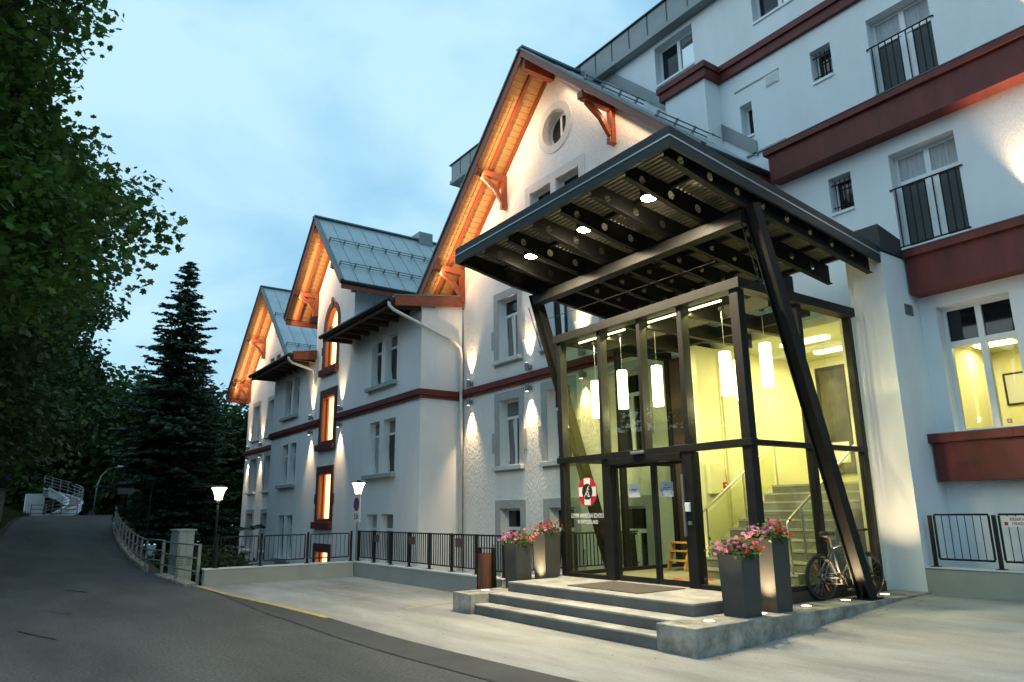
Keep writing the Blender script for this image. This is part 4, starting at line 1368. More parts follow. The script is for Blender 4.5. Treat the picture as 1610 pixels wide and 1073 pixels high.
# perforated joists
jx = np.linspace(-11.55, -6.20, 8)
ya, yb = CY0 + 0.09, CY1 - 0.05
dep = 0.34
hol = []
yy = ya + 0.35
while yy < yb - 0.2:
    hol.append([(yy + 0.072 * math.cos(2 * math.pi * k / 14), cz(yy) - 0.12 - dep * 0.46 + 0.072 * math.sin(2 * math.pi * k / 14)) for k in range(14)])
    yy += 0.62
out_ = [(ya, cz(ya) - 0.32), (yb, cz(yb) - 0.12 - dep), (yb, cz(yb) - 0.105), (ya, cz(ya) - 0.105)]
ym = ya + 1.2
out_ = [(ya, cz(ya) - 0.36), (ym, cz(ym) - 0.12 - dep), (yb, cz(yb) - 0.12 - dep), (yb, cz(yb) - 0.105), (ya, cz(ya) - 0.105)]
for k, xx in enumerate(jx):
    j = MB().plate(out_, hol, lambda u, v, d: (xx - 0.006 + d, u, v), 0.012)
    j.prism([(xx - 0.05, ym, cz(ym) - 0.12 - dep - 0.012), (xx - 0.05, yb, cz(yb) - 0.12 - dep - 0.012), (xx - 0.05, yb, cz(yb) - 0.12 - dep), (xx - 0.05, ym, cz(ym) - 0.12 - dep)], (0.10, 0, 0))
    j.prism([(xx - 0.05, ya, cz(ya) - 0.372), (xx - 0.05, ym - 0.001, cz(ym) - 0.12 - dep - 0.012), (xx - 0.05, ym - 0.001, cz(ym) - 0.12 - dep), (xx - 0.05, ya, cz(ya) - 0.36)], (0.10, 0, 0))
    j.build("joist", "steel_dark", can)
    if k < 7:
        for yp in (8.0, 9.35, 10.0, 10.65, 11.3, 11.95):
            MB().box(xx + 0.05, jx[k + 1] - 0.05, yp - 0.03, yp + 0.03, cz(yp) - 0.19, cz(yp) - 0.125).build("noggin", "steel_dark", can)
# cross beam and struts
MB().box(-11.52, -6.23, 8.72, 8.94, 5.90, 6.10).build("cross_beam", "steel_dark", can, bevel=0.01)
for xs in (-11.62, -6.13):
    p0, p1 = Vector((xs, 10.78, 0.33)), Vector((xs, 8.86, 6.18))
    d = (p1 - p0).normalized()
    sv = MB()
    # hollow channel: two cheeks and a web
    nrm = Vector((0, d.z, -d.y))
    for sx in (-1, 1):
        sv.obox((p0 + p1) / 2 + Vector((sx * 0.095, 0, 0)), d * ((p1 - p0).length / 2), Vector((0.008, 0, 0)), nrm * 0.095)
    sv.obox((p0 + p1) / 2 - nrm * 0.02, d * ((p1 - p0).length / 2), Vector((0.0869, 0, 0)), nrm * 0.008)
    s_ = sv.build("strut", "steel_dark", can)
    MB().box(xs - 0.14, xs + 0.14, 10.60, 10.98, 0.3225, 0.345).build("foot_plate", "steel_dark", s_)
    MB().prism([(xs - 0.012, 10.62, 0.346), (xs - 0.012, 10.96, 0.346), (xs - 0.012, 10.74, 0.56), (xs - 0.012, 10.68, 0.56)], (0.024, 0, 0)).build("gusset", "steel_dark", s_)
    MB().tube([(xs - 0.15, 8.80, 5.90), (xs - 0.15, 9.12, 5.02)], 0.010, 6).build("tie_rod", "steel_dark", s_)
MB().tube([(-11.5, 8.9, 5.55), (-6.9, 8.9, 5.50)], 0.006, 5).build("cable", "steel_dark", can)
for i, (x, y) in enumerate(((-7.23, 7.82), (-8.78, 7.82), (-10.36, 7.84))):
    t = thing("canopy_downlight", "dazzling round downlight under the canopy, %s" % ["next to the bicycle side", "the middle of the three", "next to the gable with the downpipe"][i], "downlight", (x, y, cz(y) - 0.2), group="three downlights under the canopy")
    z = cz(y) - 0.30
    MB().lathe([(0.13, 0.0), (0.14, 0.02), (0.14, 0.17), (0.03, 0.2)], (x, y, z), 20).build("housing", "steel_dark", t)
    MB().lathe([(0.115, -0.012), (0.125, -0.002)], (x, y, z), 20).build("lens", "downlight_glow", t)
    lamp('SPOT', "beam", (x, y, z - 0.03), 1000, (1.0, 0.82, 0.55), t, (0, 0.05, -1), 0.08, 150, 0.5)
    lamp('POINT', "spill", (x, y, z - 0.06), 12, (1.0, 0.86, 0.55), t, size=0.06)

# ------------------------------------------------------------------ entrance steps
stp = thing("entrance_steps", "broad concrete entrance steps with low side plinths", "steps", (-8.6, 7.2, 0))
X0, X1 = -10.70, -6.56


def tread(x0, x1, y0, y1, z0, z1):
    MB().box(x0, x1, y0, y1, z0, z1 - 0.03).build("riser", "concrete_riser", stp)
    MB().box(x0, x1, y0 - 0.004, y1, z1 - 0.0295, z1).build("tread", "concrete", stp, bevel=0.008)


tread(X0, X1, 6.76, 7.05, -0.05, 0.165)
tread(X0, X1, 7.051, 7.44, -0.05, 0.32)
MB().box(X0, X1, 7.44, 12.05, -0.05, 0.45).build("landing_riser", "concrete_riser", stp)
MB().box(X0 - 0.0, X1 + 0.0, 7.436, 8.95, 0.4505, 0.48).box(-10.95, X0 - 0.001, 8.7, 8.95, 0.33, 0.479).build("landing", "concrete", stp, bevel=0.008)
MB().box(-6.558, -5.93, 6.74, 12.33, -0.1, 0.322).build("plinth", "concrete_plinth", stp, bevel=0.012)
MB().box(-11.30, -10.702, 6.68, 12.1, -0.1, 0.322).build("plinth", "concrete_plinth", stp, bevel=0.012)
t = thing("doormat", "dark brown doormat lying in front of the sliding doors", "doormat", (-8.6, 8.2, 0.48))
MB().box(-9.42, -7.82, 7.72, 8.72, 0.4805, 0.492).build("mat", "doormat", t)

# in-ground lights
for i, (x, y, lb) in enumerate(((-6.19, 7.29, "round light set in the plinth before the short planter"), (-6.19, 8.32, "round light set in the plinth between the right planters"),
                                (-6.24, 9.39, "round light set in the plinth behind the tall planter"), (-6.24, 10.38, "round light set in the plinth under the bicycle"),
                                (-6.25, 11.50, "round light set in the plinth behind the strut foot"), (-11.04, 7.19, "round light set in the plinth beside the litter bin"),
                                (-11.02, 8.25, "round light set in the plinth between the left planters"))):
    t = thing("ground_light", lb, "ground light", (x, y, 0.323), group="round lights set in the plinths")
    MB().lathe([(0.085, 0.0), (0.085, 0.006), (0.078, 0.008)], (x, y, 0.3225), 20).build("bezel", "steel_brushed", t)
    MB().lathe([(0.066, 0.0), (0.066, 0.002)], (x, y, 0.331), 20).build("lens", "ground_glow", t)
    lamp('SPOT', "beam", (x, y, 0.35), (60, 230, 55, 220, 200, 60, 230)[i], (1.0, 0.74, 0.42), t, (0.0, (0.16, 0.16, 0.1, 0.22, 0.24, 0.1, 0.16)[i], 1), 0.05, 84, 0.9)

# ------------------------------------------------------------------ low walls and fences
lw = thing("low_wall", "low greenish grey retaining wall round the parking bays", "wall", (-16, 8.2, 0))
MB().box(-19.45, -19.2, 4.35, 8.45, -0.3, 0.37).build("wall_arm", "wall_paint_grey", lw, bevel=0.01)
MB().box(-19.199, -12.0, 8.2, 8.45, -0.3, 0.37).build("wall_arm", "wall_paint_grey", lw, bevel=0.01)
MB().box(-12.25, -12.0, 8.451, 12.18, -0.3, 0.37).build("wall_arm", "wall_paint_grey", lw, bevel=0.01)
MB().box(-19.47, -19.18, 4.33, 8.47, 0.3705, 0.40).box(-19.179, -11.98, 8.18, 8.47, 0.3705, 0.40).box(-12.27, -11.98, 8.471, 12.18, 0.3705, 0.40).build("coping", "stone_white", lw)
rwall = thing("low_wall", "low grey wall under the framed railing beside the wing", "wall", (-3, 12.4, 0.3))
MB().box(-5.999, 3.0, 12.35, 12.62, -0.2, 0.69).build("wall_arm", "wall_paint_grey", rwall)
MB().box(-5.999, 3.0, 12.33, 12.63, 0.6905, 0.71).build("coping", "stone_white", rwall)


def shared(mbd, name, mt):
    me = mbd.mesh(name); me.materials.append(MATS[mt]); return me


def world_child(name, me, parent, loc, rz=0):
    o = link(name, me, parent)
    o.location = loc
    o.rotation_euler = (0, 0, rz)
    return o


fen = thing("bar_fence", "black steel bar fence standing on the low wall beside the parking bays", "fence", (-16, 8.33, 0.4))
mpost = shared(MB().box(-0.035, 0.035, -0.02, 0.02, 0, 0.81).box(-0.07, 0.07, -0.05, 0.05, 0, 0.012), "fence_post", "steel_dark")
mbar = shared(MB().box(-0.010, 0.010, -0.008, 0.008, 0.115, 0.775), "fence_bar", "steel_dark")
xs_ = np.linspace(-19.2, -12.12, 8)
for i, x in enumerate(xs_):
    world_child("fence_post", mpost, fen, (x, 8.33, 0.40))
    if i < 7:
        a, b = x, xs_[i + 1]
        MB().box(a, b, 8.315, 8.345, 1.175, 1.205).build("fence_rail", "steel_dark", fen)
        MB().box(a, b, 8.318, 8.342, 0.495, 0.52).build("fence_rail", "steel_dark", fen)
        for k in range(1, 10):
            world_child("fence_bar", mbar, fen, (a + (b - a) * k / 10, 8.33, 0.40))
ys_ = np.linspace(8.33, 12.05, 5)
for i, y in enumerate(ys_[:-1]):
    if i:
        world_child("fence_post", mpost, fen, (-12.12, y, 0.40), math.pi / 2)
    b = ys_[i + 1]
    MB().box(-12.135, -12.105, y + 0.02, b, 1.175, 1.205).build("fence_rail", "steel_dark", fen)
    MB().box(-12.132, -12.108, y + 0.02, b, 0.495, 0.52).build("fence_rail", "steel_dark", fen)
    for k in range(1, 9):
        world_child("fence_bar", mbar, fen, (-12.12, y + (b - y) * k / 9, 0.40), math.pi / 2)
for x, wh in ((-17.95, "by the no-parking sign"), (-15.95, "in the middle of the fence"), (-13.75, "beside the litter bin")):
    t = thing("bay_plate", "small maroon parking plate hung on the bar fence %s" % wh, "plate", (x, 8.29, 1.0), group="parking plates on the bar fence")
    MB().box(x - 0.17, x + 0.17, 8.285, 8.295, 0.93, 1.11).build("plate", "plate_maroon", t)


def frame_panel(parent, p, q, z0, z1, nbar):
    """framed panel with thin bars between two ground points"""
    p, q = Vector(p), Vector(q)
    d = (q - p).normalized()
    fr = MB()
    z = Vector((0, 0, 1))
    fr.bar(p + z * z0, q + z * z0, 0.025, 0.03).bar(p + z * z1, q + z * z1, 0.025, 0.03)
    fr.bar(p + z * (z0 + 0.0151), p + z * (z1 - 0.0151), 0.03, 0.025, d).bar(q + z * (z0 + 0.0151), q + z * (z1 - 0.0151), 0.03, 0.025, d)
    f = fr.build("fence_frame", "steel_dark", parent)
    me = shared(MB().tube([(0, 0, z0 + 0.015), (0, 0, z1 - 0.015)], 0.0065, 6), "fence_bar", "steel_dark")
    for k in range(1, nbar + 1):
        c = p.lerp(q, k / (nbar + 1))
        o = bpy.data.objects.new("fence_bar", me); COL.objects.link(o); o.parent = f; o.location = (c.x, c.y, 0)
    return f


fl = thing("panel_fence", "thin framed bar railing on the low wall toward the road railing", "fence", (-19.3, 6.2, 0.4))
for a, b in ((4.70, 5.62), (5.78, 6.85), (7.0, 8.08)):
    frame_panel(fl, (-19.3, a, 0), (-19.3, b, 0), 0.52, 1.14, 8)
pm2 = shared(MB().box(-0.025, 0.025, -0.025, 0.025, 0, 0.80).box(-0.06, 0.06, -0.06, 0.06, 0, 0.01), "fence_post", "steel_dark")
for y in (4.62, 5.70, 6.925, 8.15):
    world_child("fence_post", pm2, fl, (-19.3, y, 0.401))
fr2 = thing("panel_fence", "framed bar railing on the low wall beside the wing", "fence", (-4, 12.45, 0.71))
x = -5.80
k = 0
while x < 1.5:
    frame_panel(fr2, (x, 12.47, 0), (x + 0.80, 12.47, 0), 0.83, 1.52, 6)
    world_child("fence_post", pm2, fr2, (x - 0.07, 12.47, 0.711))
    x += 0.94
t = thing("parking_sign", "small cream plate with red lettering hung on the framed railing", "sign", (-4.55, 12.42, 1.4))
MB().box(-4.80, -4.10, 12.43, 12.44, 1.34, 1.49).build("plate", "sign_white", t)
text("line", "RÉSERVÉ DIRECTION", 0.058, "sign_red", t, (-4.43, 12.4285, 1.447), (1, 0, 0), (0, 0, 1), 0.0005)
text("line", "HEAD OF SCHOOL", 0.058, "sign_red", t, (-4.43, 12.4285, 1.385), (1, 0, 0), (0, 0, 1), 0.0005)
MB().box(-4.78, -4.73, 12.427, 12.4295, 1.36, 1.41).build("emblem", "sign_red", t)

# ------------------------------------------------------------------ lamp posts and the no-parking sign


def lamp_post(x, y, zb, zl, label):
    t = thing("lamp_post", label, "street lamp", (x, y, zb), group="flared lanterns on thin posts")
    MB().lathe([(0.06, 0), (0.06, 0.012), (0.03, 0.02)], (x, y, zb), 12).tube([(x, y, zb + 0.01), (x, y, zl - 0.16)], 0.028, 10).build("pole", "steel_dark", t)
    MB().lathe([(0.085, -0.16), (0.10, -0.06), (0.14, 0.06), (0.185, 0.13), (0.17, 0.14)], (x, y, zl), 20).build("lantern_glass", "lamp_glass", t, smooth=True)
    MB().lathe([(0.20, 0.141), (0.20, 0.155), (0.06, 0.19), (0.05, 0.22)], (x, y, zl), 20).build("lantern_cap", "steel_dark", t)
    MB().lathe([(0.05, -0.20), (0.09, -0.165)], (x, y, zl), 16).build("lantern_base", "steel_dark", t)
    lamp('POINT', "bulb", (x, y, zl - 0.28), 26, (1.0, 0.84, 0.55), t, size=0.1)


lamp_post(-19.55, 4.62, -0.2, 2.22, "thin black post with glowing flared lantern beside the dark fir")
lamp_post(-19.42, 8.36, 0.401, 2.37, "thin black post with glowing flared lantern above the no-parking sign")
t = thing("no_parking_sign", "tall white sign plate with round no-parking symbol and 3,5t", "traffic sign", (-19.3, 8.26, 1.2))
sy_ = 8.24
SX, SZ = -19.24, 1.80
MB().box(SX - 0.245, SX + 0.245, sy_, sy_ + 0.02, SZ - 0.36, SZ + 0.38).build("plate", "sign_white", t)
MB().box(SX - 0.25, SX + 0.25, sy_ - 0.02, sy_ + 0.03, SZ + 0.381, SZ + 0.40).build("top_edge", "pvc_white", t)
PC = lambda r_, y, n=36: MB().plate(circ(SX, SZ + 0.12, r_, n), [], on_y(y), 0.002)
PC(0.19, sy_ - 0.003).build("red_disc", "sign_red", t)
PC(0.145, sy_ - 0.006).build("blue_disc", "sign_blue", t)
MB().bar((SX - 0.105, sy_ - 0.0075, SZ + 0.225), (SX + 0.105, sy_ - 0.0075, SZ + 0.015), 0.035, 0.002, (0, 1, 0)).build("slash", "sign_red", t)
text("caption", "3,5t", 0.20, "print_black", t, (SX, sy_ - 0.002, SZ - 0.215), (1, 0, 0), (0, 0, 1), 0.001)
MB().tube([(SX - 0.02, sy_ + 0.05, 0.401), (SX - 0.02, sy_ + 0.05, SZ + 0.36)], 0.028, 10).build("pole", "galv", t)

# ------------------------------------------------------------------ planters


def leaf_cloud(name, mt, pts, size, parent, n, kind="stuff", jitter=0.6, tmpl=None, up=0.3, world=True):
    """many small leaf faces round given points (numpy)"""
    pts = np.asarray(pts, float)
    idx = rng.integers(0, len(pts), n)
    c = pts[idx]
    nrm = rng.normal(size=(n, 3)); nrm[:, 2] = np.abs(nrm[:, 2]) + up
    nrm /= np.linalg.norm(nrm, axis=1)[:, None]
    a = rng.normal(size=(n, 3))
    t1 = np.cross(nrm, a); t1 /= np.linalg.norm(t1, axis=1)[:, None]
    t2 = np.cross(nrm, t1)
    sz = size * (1 - jitter * 0.5 + jitter * rng.random(n))
    tm = tmpl if tmpl is not None else KITE
    tv, tf = tm
    V_ = c[:, None, :] + sz[:, None, None] * (tv[None, :, 0, None] * t1[:, None, :] + tv[None, :, 1, None] * t2[:, None, :] + tv[None, :, 2, None] * nrm[:, None, :])
    k = len(tv)
    verts = V_.reshape(-1, 3)
    faces = (tf[None, :, :] + (np.arange(n) * k)[:, None, None]).reshape(-1, tf.shape[1])
    return raw_mesh(name, mt, verts, faces, parent, kind)


def raw_mesh(name, mt, verts, faces, parent, kind=None):
    me = bpy.data.meshes.new(name)
    nv, nf, w = len(verts), len(faces), faces.shape[1]
    me.vertices.add(nv)
    me.vertices.foreach_set("co", np.ascontiguousarray(verts, dtype=np.float32).ravel())
    me.loops.add(nf * w)
    me.loops.foreach_set("vertex_index", np.ascontiguousarray(faces, dtype=np.int32).ravel())
    me.polygons.add(nf)
    me.polygons.foreach_set("loop_start", np.arange(0, nf * w, w, dtype=np.int32))
    me.polygons.foreach_set("loop_total", np.full(nf, w, dtype=np.int32))
    me.update(calc_edges=True)
    me.validate()
    me.materials.append(MATS[mt])
    o = link(name, me, parent)
    if kind:
        o["kind"] = kind
    return o


KITE = (np.array([[0, -0.5, 0], [0.28, 0.0, 0.05], [0, 0.55, 0], [-0.28, 0.0, 0.05]]), np.array([[0, 1, 2], [0, 2, 3]]))
BROAD = (np.array([[0, -0.5, 0], [0.38, -0.12, 0.07], [0.24, 0.32, 0.04], [0, 0.6, -0.06], [-0.24, 0.32, 0.04], [-0.38, -0.12, 0.07]]), np.array([[0, 1, 2], [0, 2, 3], [0, 3, 4], [0, 4, 5]]))
_ang = [270, 300, 340, 5, 35, 62, 90, 118, 145, 175, 200, 240]
_rad = [0.42, 0.34, 0.54, 0.36, 0.60, 0.40, 0.66, 0.40, 0.60, 0.36, 0.54, 0.34]
MAPLE = (np.array([[0, 0, 0.0]] + [[r_ * math.cos(R(a)), r_ * math.sin(R(a)), -0.10 * r_] for a, r_ in zip(_ang, _rad)]),
         np.array([[0, i, i % 12 + 1] for i in range(1, 13)]))
_pet = []
for k in range(5):
    a = 2 * math.pi * k / 5
    _pet += [[0.5 * math.cos(a - 0.5), 0.5 * math.sin(a - 0.5), 0.10], [0.62 * math.cos(a), 0.62 * math.sin(a), 0.05], [0.5 * math.cos(a + 0.5), 0.5 * math.sin(a + 0.5), 0.10]]
FLOWER = (np.array([[0, 0, 0]] + _pet), np.array([[0, 1 + 3 * k + j, 2 + 3 * k + j] for k in range(5) for j in range(2)]))


def planter(x, y, h, label, redside, w=0.37):
    t = thing("planter", label, "planter", (x, y, 0.322), group="tall square planters with flowers")
    hw = w / 2
    z0, z1 = 0.3225, 0.3225 + h
    tp, bt = hw, hw * 0.90
    vs = [(x + sx * bt, y + sy * bt, z0) for sx, sy in ((-1, -1), (1, -1), (1, 1), (-1, 1))] + [(x + sx * tp, y + sy * tp, z1) for sx, sy in ((-1, -1), (1, -1), (1, 1), (-1, 1))]
    vs += [(x + sx * (tp - 0.02), y + sy * (tp - 0.02), z1) for sx, sy in ((-1, -1), (1, -1), (1, 1), (-1, 1))] + [(x + sx * (tp - 0.02), y + sy * (tp - 0.02), z1 - 0.06) for sx, sy in ((-1, -1), (1, -1), (1, 1), (-1, 1))]
    fs = [(0, 3, 2, 1)]
    for b in (0, 4, 8):
        for i in range(4):
            j = (i + 1) % 4
            fs.append((b + i, b + j, b + 4 + j, b + 4 + i))
    fs.append((12, 13, 14, 15))
    MB().add(vs, fs).build("pot", "planter_grey", t)
    MB().box(x - tp + 0.03, x + tp - 0.03, y - tp + 0.03, y + tp - 0.03, z1 - 0.10, z1 - 0.055).build("soil", "soil", t)
    n = 260
    P_ = np.stack([x + rng.normal(0, 0.13, n), y + rng.normal(0, 0.13, n), z1 + 0.02 + np.abs(rng.normal(0, 0.075, n))], 1)
    edge = rng.random(n) < 0.35
    P_[edge, 0] = x + np.sign(rng.normal(size=edge.sum())) * hw * (0.8 + 0.35 * rng.random(edge.sum()))
    P_[edge, 2] = z1 + 0.04 - 0.10 * rng.random(edge.sum())
    leaf_cloud("foliage", "leaf_pot", P_, 0.055, t, 620)
    # trailing and upright blossoms: pinks to the front-left, reds to the right
    m_ = 46
    Q = np.stack([x - 0.07 + rng.normal(0, 0.12, m_), y - 0.06 + rng.normal(0, 0.11, m_), z1 + 0.06 + np.abs(rng.normal(0, 0.06, m_))], 1)
    out = Q[:, 1] < y - hw
    Q[out, 2] -= 0.09 * rng.random(out.sum())
    leaf_cloud("pink_blossoms", "petal_pink", Q, 0.042, t, 230, tmpl=FLOWER)
    m_ = 30
    Q = np.stack([x + 0.09 + rng.normal(0, 0.12, m_), y + 0.07 + rng.normal(0, 0.12, m_), z1 + 0.03 + np.abs(rng.normal(0, 0.09, m_))], 1)
    leaf_cloud("red_blossoms", "petal_red", Q, 0.040, t, redside * 2, tmpl=FLOWER)


planter(-6.22, 7.98, 0.76, "short dark square planter with pink flowers before the bicycle side plinth light", 22)
planter(-6.25, 8.68, 0.94, "tall dark square planter with red and pink flowers beside the corner post", 60)
planter(-11.03, 7.90, 0.78, "short dark square planter with pink flowers next to the litter bin", 30)
planter(-11.05, 8.58, 0.94, "tall dark square planter with mixed flowers beside the emblem pane", 45)

# litter bin
t = thing("litter_bin", "round rust-brown litter bin with dark uprights beside the plinth", "litter bin", (-11.78, 7.68, 0.005))
bx_, by_ = -11.78, 7.70
bn = MB()
bn.lathe([(0.15, 0.25), (0.16, 0.26), (0.16, 0.90), (0.148, 0.90), (0.148, 0.30)], (bx_, by_, 0), 22)
bn.build("body", "rust_brown", t, smooth=False)
for s_ in (-1, 1):
    MB().box(bx_ + s_ * 0.17 - 0.03, bx_ + s_ * 0.17 + 0.03, by_ - 0.04 + s_ * 0.05, by_ + 0.04 + s_ * 0.05, 0.0, 1.0).build("upright", "steel_dark", t)
MB().tube([(bx_ - 0.17, by_ - 0.05, 0.995), (bx_ + 0.17, by_ + 0.05, 0.995)], 0.012, 6).build("lid_bar", "steel_dark", t)

# ------------------------------------------------------------------ bicycle (local: x forward along bike, wheels touch z=0)
bk = thing("bicycle", "grey mountain bicycle leaning by the hall glazing behind the strut", "bicycle", (-6.44, 10.14, 0.323), math.pi / 2 - 0.14, local=True)


def ring(mb_, c, r_, tr, n=36, m_=8):
    o = len(mb_.v)
    for i in range(n):
        a = 2 * math.pi * i / n
        for j in range(m_):
            b = 2 * math.pi * j / m_
            rr = r_ + tr * math.cos(b)
            mb_.v.append((c[0] + rr * math.cos(a), c[1] + tr * math.sin(b), c[2] + rr * math.sin(a)))
    for i in range(n):
        for j in range(m_):
            a = o + i * m_ + j; b = o + i * m_ + (j + 1) % m_
            c_ = o + ((i + 1) % n) * m_ + (j + 1) % m_; d = o + ((i + 1) % n) * m_ + j
            mb_.f.append((a, b, c_, d))
    return mb_


for cx in (0.0, 1.06):
    c = (cx, 0, 0.33)
    w = ring(MB(), c, 0.305, 0.025).build("wheel", "rubber", bk, smooth=True)
    ring(MB(), c, 0.272, 0.011, 36, 6).build("rim", "steel_dark", w, smooth=True)
    sp = MB()
    for k in range(18):
        a = 2 * math.pi * k / 18 + 0.05
        sp.tube([(cx + 0.02 * math.cos(a + 1), 0.02 * (-1) ** k, 0.33 + 0.02 * math.sin(a + 1)), (cx + 0.27 * math.cos(a), 0, 0.33 + 0.27 * math.sin(a))], 0.0022, 4)
    sp.build("spokes", "galv", w)
    hb = MB()
    hb.tube([(cx, -0.06, 0.33), (cx, 0.06, 0.33)], 0.022, 12)
    hb.build("hub", "steel_dark", w)
    for a in (2.2, 5.3):
        MB().obox((cx + 0.18 * math.cos(a), -0.004, 0.33 + 0.18 * math.sin(a)), Vector((math.cos(a), 0, math.sin(a))) * 0.045, (0, 0.006, 0), Vector((-math.sin(a), 0, math.cos(a))) * 0.012).build("reflector", "reflector_orange", w)
BBx = (0.42, 0, 0.30)
ST = (0.30, 0, 0.74)
HT = (0.84, 0, 0.86)
HB_ = (0.88, 0, 0.72)
fr = MB()
fr.tube([BBx, ST], 0.020, 8).tube([ST, HT], 0.020, 8).tube([BBx, HB_], 0.025, 8).tube([HT, HB_], 0.022, 8)
for s_ in (-1, 1):
    fr.tube([(0, s_ * 0.06, 0.33), (0.30, s_ * 0.03, 0.31), BBx], 0.010, 6)
    fr.tube([(0, s_ * 0.06, 0.33), (0.27, s_ * 0.02, 0.68)], 0.009, 6)
fr.build("frame", "bike_frame", bk, smooth=True)
fk = MB()
for s_ in (-1, 1):
    fk.tube([(1.06, s_ * 0.06, 0.33), (0.91, s_ * 0.055, 0.68)], 0.015, 8)
fk.tube([(0.91, -0.07, 0.68), (0.91, 0.07, 0.68)], 0.018, 8)
fk.build("fork", "galv", bk, smooth=True)
MB().tube([ST, (0.255, 0, 0.90)], 0.013, 8).build("seat_post", "steel_brushed", bk)
sdl = MB()
prof_ = [(-0.13, 0.075, 0.0), (-0.10, 0.085, 0.012), (-0.02, 0.06, 0.0), (0.06, 0.03, -0.005), (0.13, 0.02, 0.0), (0.15, 0.008, -0.01)]
for (dx, hw_, dz) in prof_:
    sdl.v += [(0.245 + dx, -hw_, 0.90 + dz), (0.245 + dx, hw_, 0.90 + dz), (0.245 + dx, hw_ * 0.75, 0.968 + dz * 1.5), (0.245 + dx, -hw_ * 0.75, 0.968 + dz * 1.5)]
for i in range(len(prof_) - 1):
    for j in range(4):
        a, b = i * 4 + j, i * 4 + (j + 1) % 4
        sdl.f.append((a, b, b + 4, a + 4))
sdl.f += [(3, 2, 1, 0), (20, 21, 22, 23)]
sdl.build("saddle", "saddle_black", bk, smooth=True)
MB().box(0.215, 0.235, -0.025, 0.025, 0.83, 0.87).build("rear_light", "red_plastic", bk)
hbv = MB()
hbv.tube([HT, (0.83, 0, 0.955), (0.90, 0, 0.985)], 0.014, 8)
hbv.tube([(0.80, -0.25, 1.00), (0.90, -0.06, 0.985), (0.90, 0.06, 0.985), (0.97, 0.22, 1.00)], 0.012, 8)
hbv.build("handlebar", "steel_dark", bk, smooth=True)
for p, q in (((0.80, -0.25, 1.0), (0.85, -0.155, 0.993)), ((0.97, 0.22, 1.0), (0.932, 0.13, 0.992))):
    MB().tube([p, q], 0.018, 8).build("grip", "rubber", bk)
crk = ring(MB(), (0.42, -0.05, 0.30), 0.085, 0.008, 24, 6)
ring(crk, (0.42, -0.05, 0.30), 0.06, 0.006, 24, 5)
for k in range(4):
    a = math.pi / 4 + k * math.pi / 2
    crk.tube([(0.42, -0.05, 0.30), (0.42 + 0.085 * math.cos(a), -0.05, 0.30 + 0.085 * math.sin(a))], 0.007, 5)
crk.tube([(0.42, -0.08, 0.30), (0.42, 0.08, 0.30)], 0.014, 8).bar((0.42, -0.07, 0.30), (0.47, -0.08, 0.14), 0.02, 0.012).bar((0.42, 0.07, 0.30), (0.37, 0.065, 0.46), 0.02, 0.012)
crk.build("crank", "steel_dark", bk)
for px_, py_, pz_ in ((0.47, -0.125, 0.14), (0.37, 0.09, 0.46)):
    MB().box(px_ - 0.045, px_ + 0.045, py_ - 0.035, py_ + 0.035, pz_ - 0.012, pz_ + 0.012).build("pedal", "steel_brushed", bk)
MB().tube([(0.42, -0.05, 0.385), (0.0, -0.045, 0.375)], 0.004, 5).tube([(0.42, -0.05, 0.215), (0.03, -0.045, 0.24), (0.0, -0.045, 0.285)], 0.004, 5).build("chain", "galv", bk)
MB().lathe([(0.045, -0.008), (0.045, 0.008)], (0, 0, 0), 18).build("cassette", "galv", bk).matrix_basis = Matrix.Translation((0, -0.045, 0.33)) @ Matrix.Rotation(R(90), 4, 'X')
MB().tube([(0.80, -0.1, 1.0), (0.95, -0.05, 0.95), (0.86, 0, 0.80), (0.5, 0.0, 0.78)], 0.004, 5).build("brake_cable", "rubber", bk)

# ------------------------------------------------------------------ road-side railing, cabinet, far things
rr1 = thing("road_railing", "short galvanised three-rail railing in front of the utility cabinet", "railing", (-21.5, 4.15, 0))
P3 = [(-19.55, 4.27), (-21.3, 4.12), (-23.5, 4.14)]
for x, y in P3:
    MB().box(x - 0.035, x + 0.035, y - 0.035, y + 0.035, -0.1, 0.98).build("post", "galv", rr1)
for zz in (0.33, 0.64, 0.96):
    MB().tube([(x, y - 0.05, zz) for x, y in P3], 0.022, 8).build("rail", "galv", rr1, smooth=True)
MB().box(-23.7, -19.45, 3.98, 4.30, -0.2, 0.05).build("kerb", "concrete_plinth", rr1)
rr2 = thing("road_railing", "long curved galvanised railing climbing beside the road to the crest", "railing", (-32, 4.5, 0))
PR = [(-25.4, 4.45)] + [(x, road_r(x) + 0.12) for x in np.arange(-26.5, -43.5, -1.5)]
for x, y in PR:
    z = road_z(x)
    MB().box(x - 0.03, x + 0.03, y - 0.03, y + 0.03, z - 0.3, z + 0.95).build("post", "galv", rr2)
for zz in (0.32, 0.62, 0.93):
    MB().tube([(x, y - 0.045, road_z(x) + zz) for x, y in PR], 0.022, 8).build("rail", "galv", rr2, smooth=True)
kb = MB()
for (xa, ya), (xb, yb) in zip(PR[1:-1], PR[2:]):
    kb.bar((xa, ya, road_z(xa) + 0.0), (xb, yb, road_z(xb) + 0.0), 0.20, 0.24)
kb.build("kerb", "concrete_plinth", rr2)

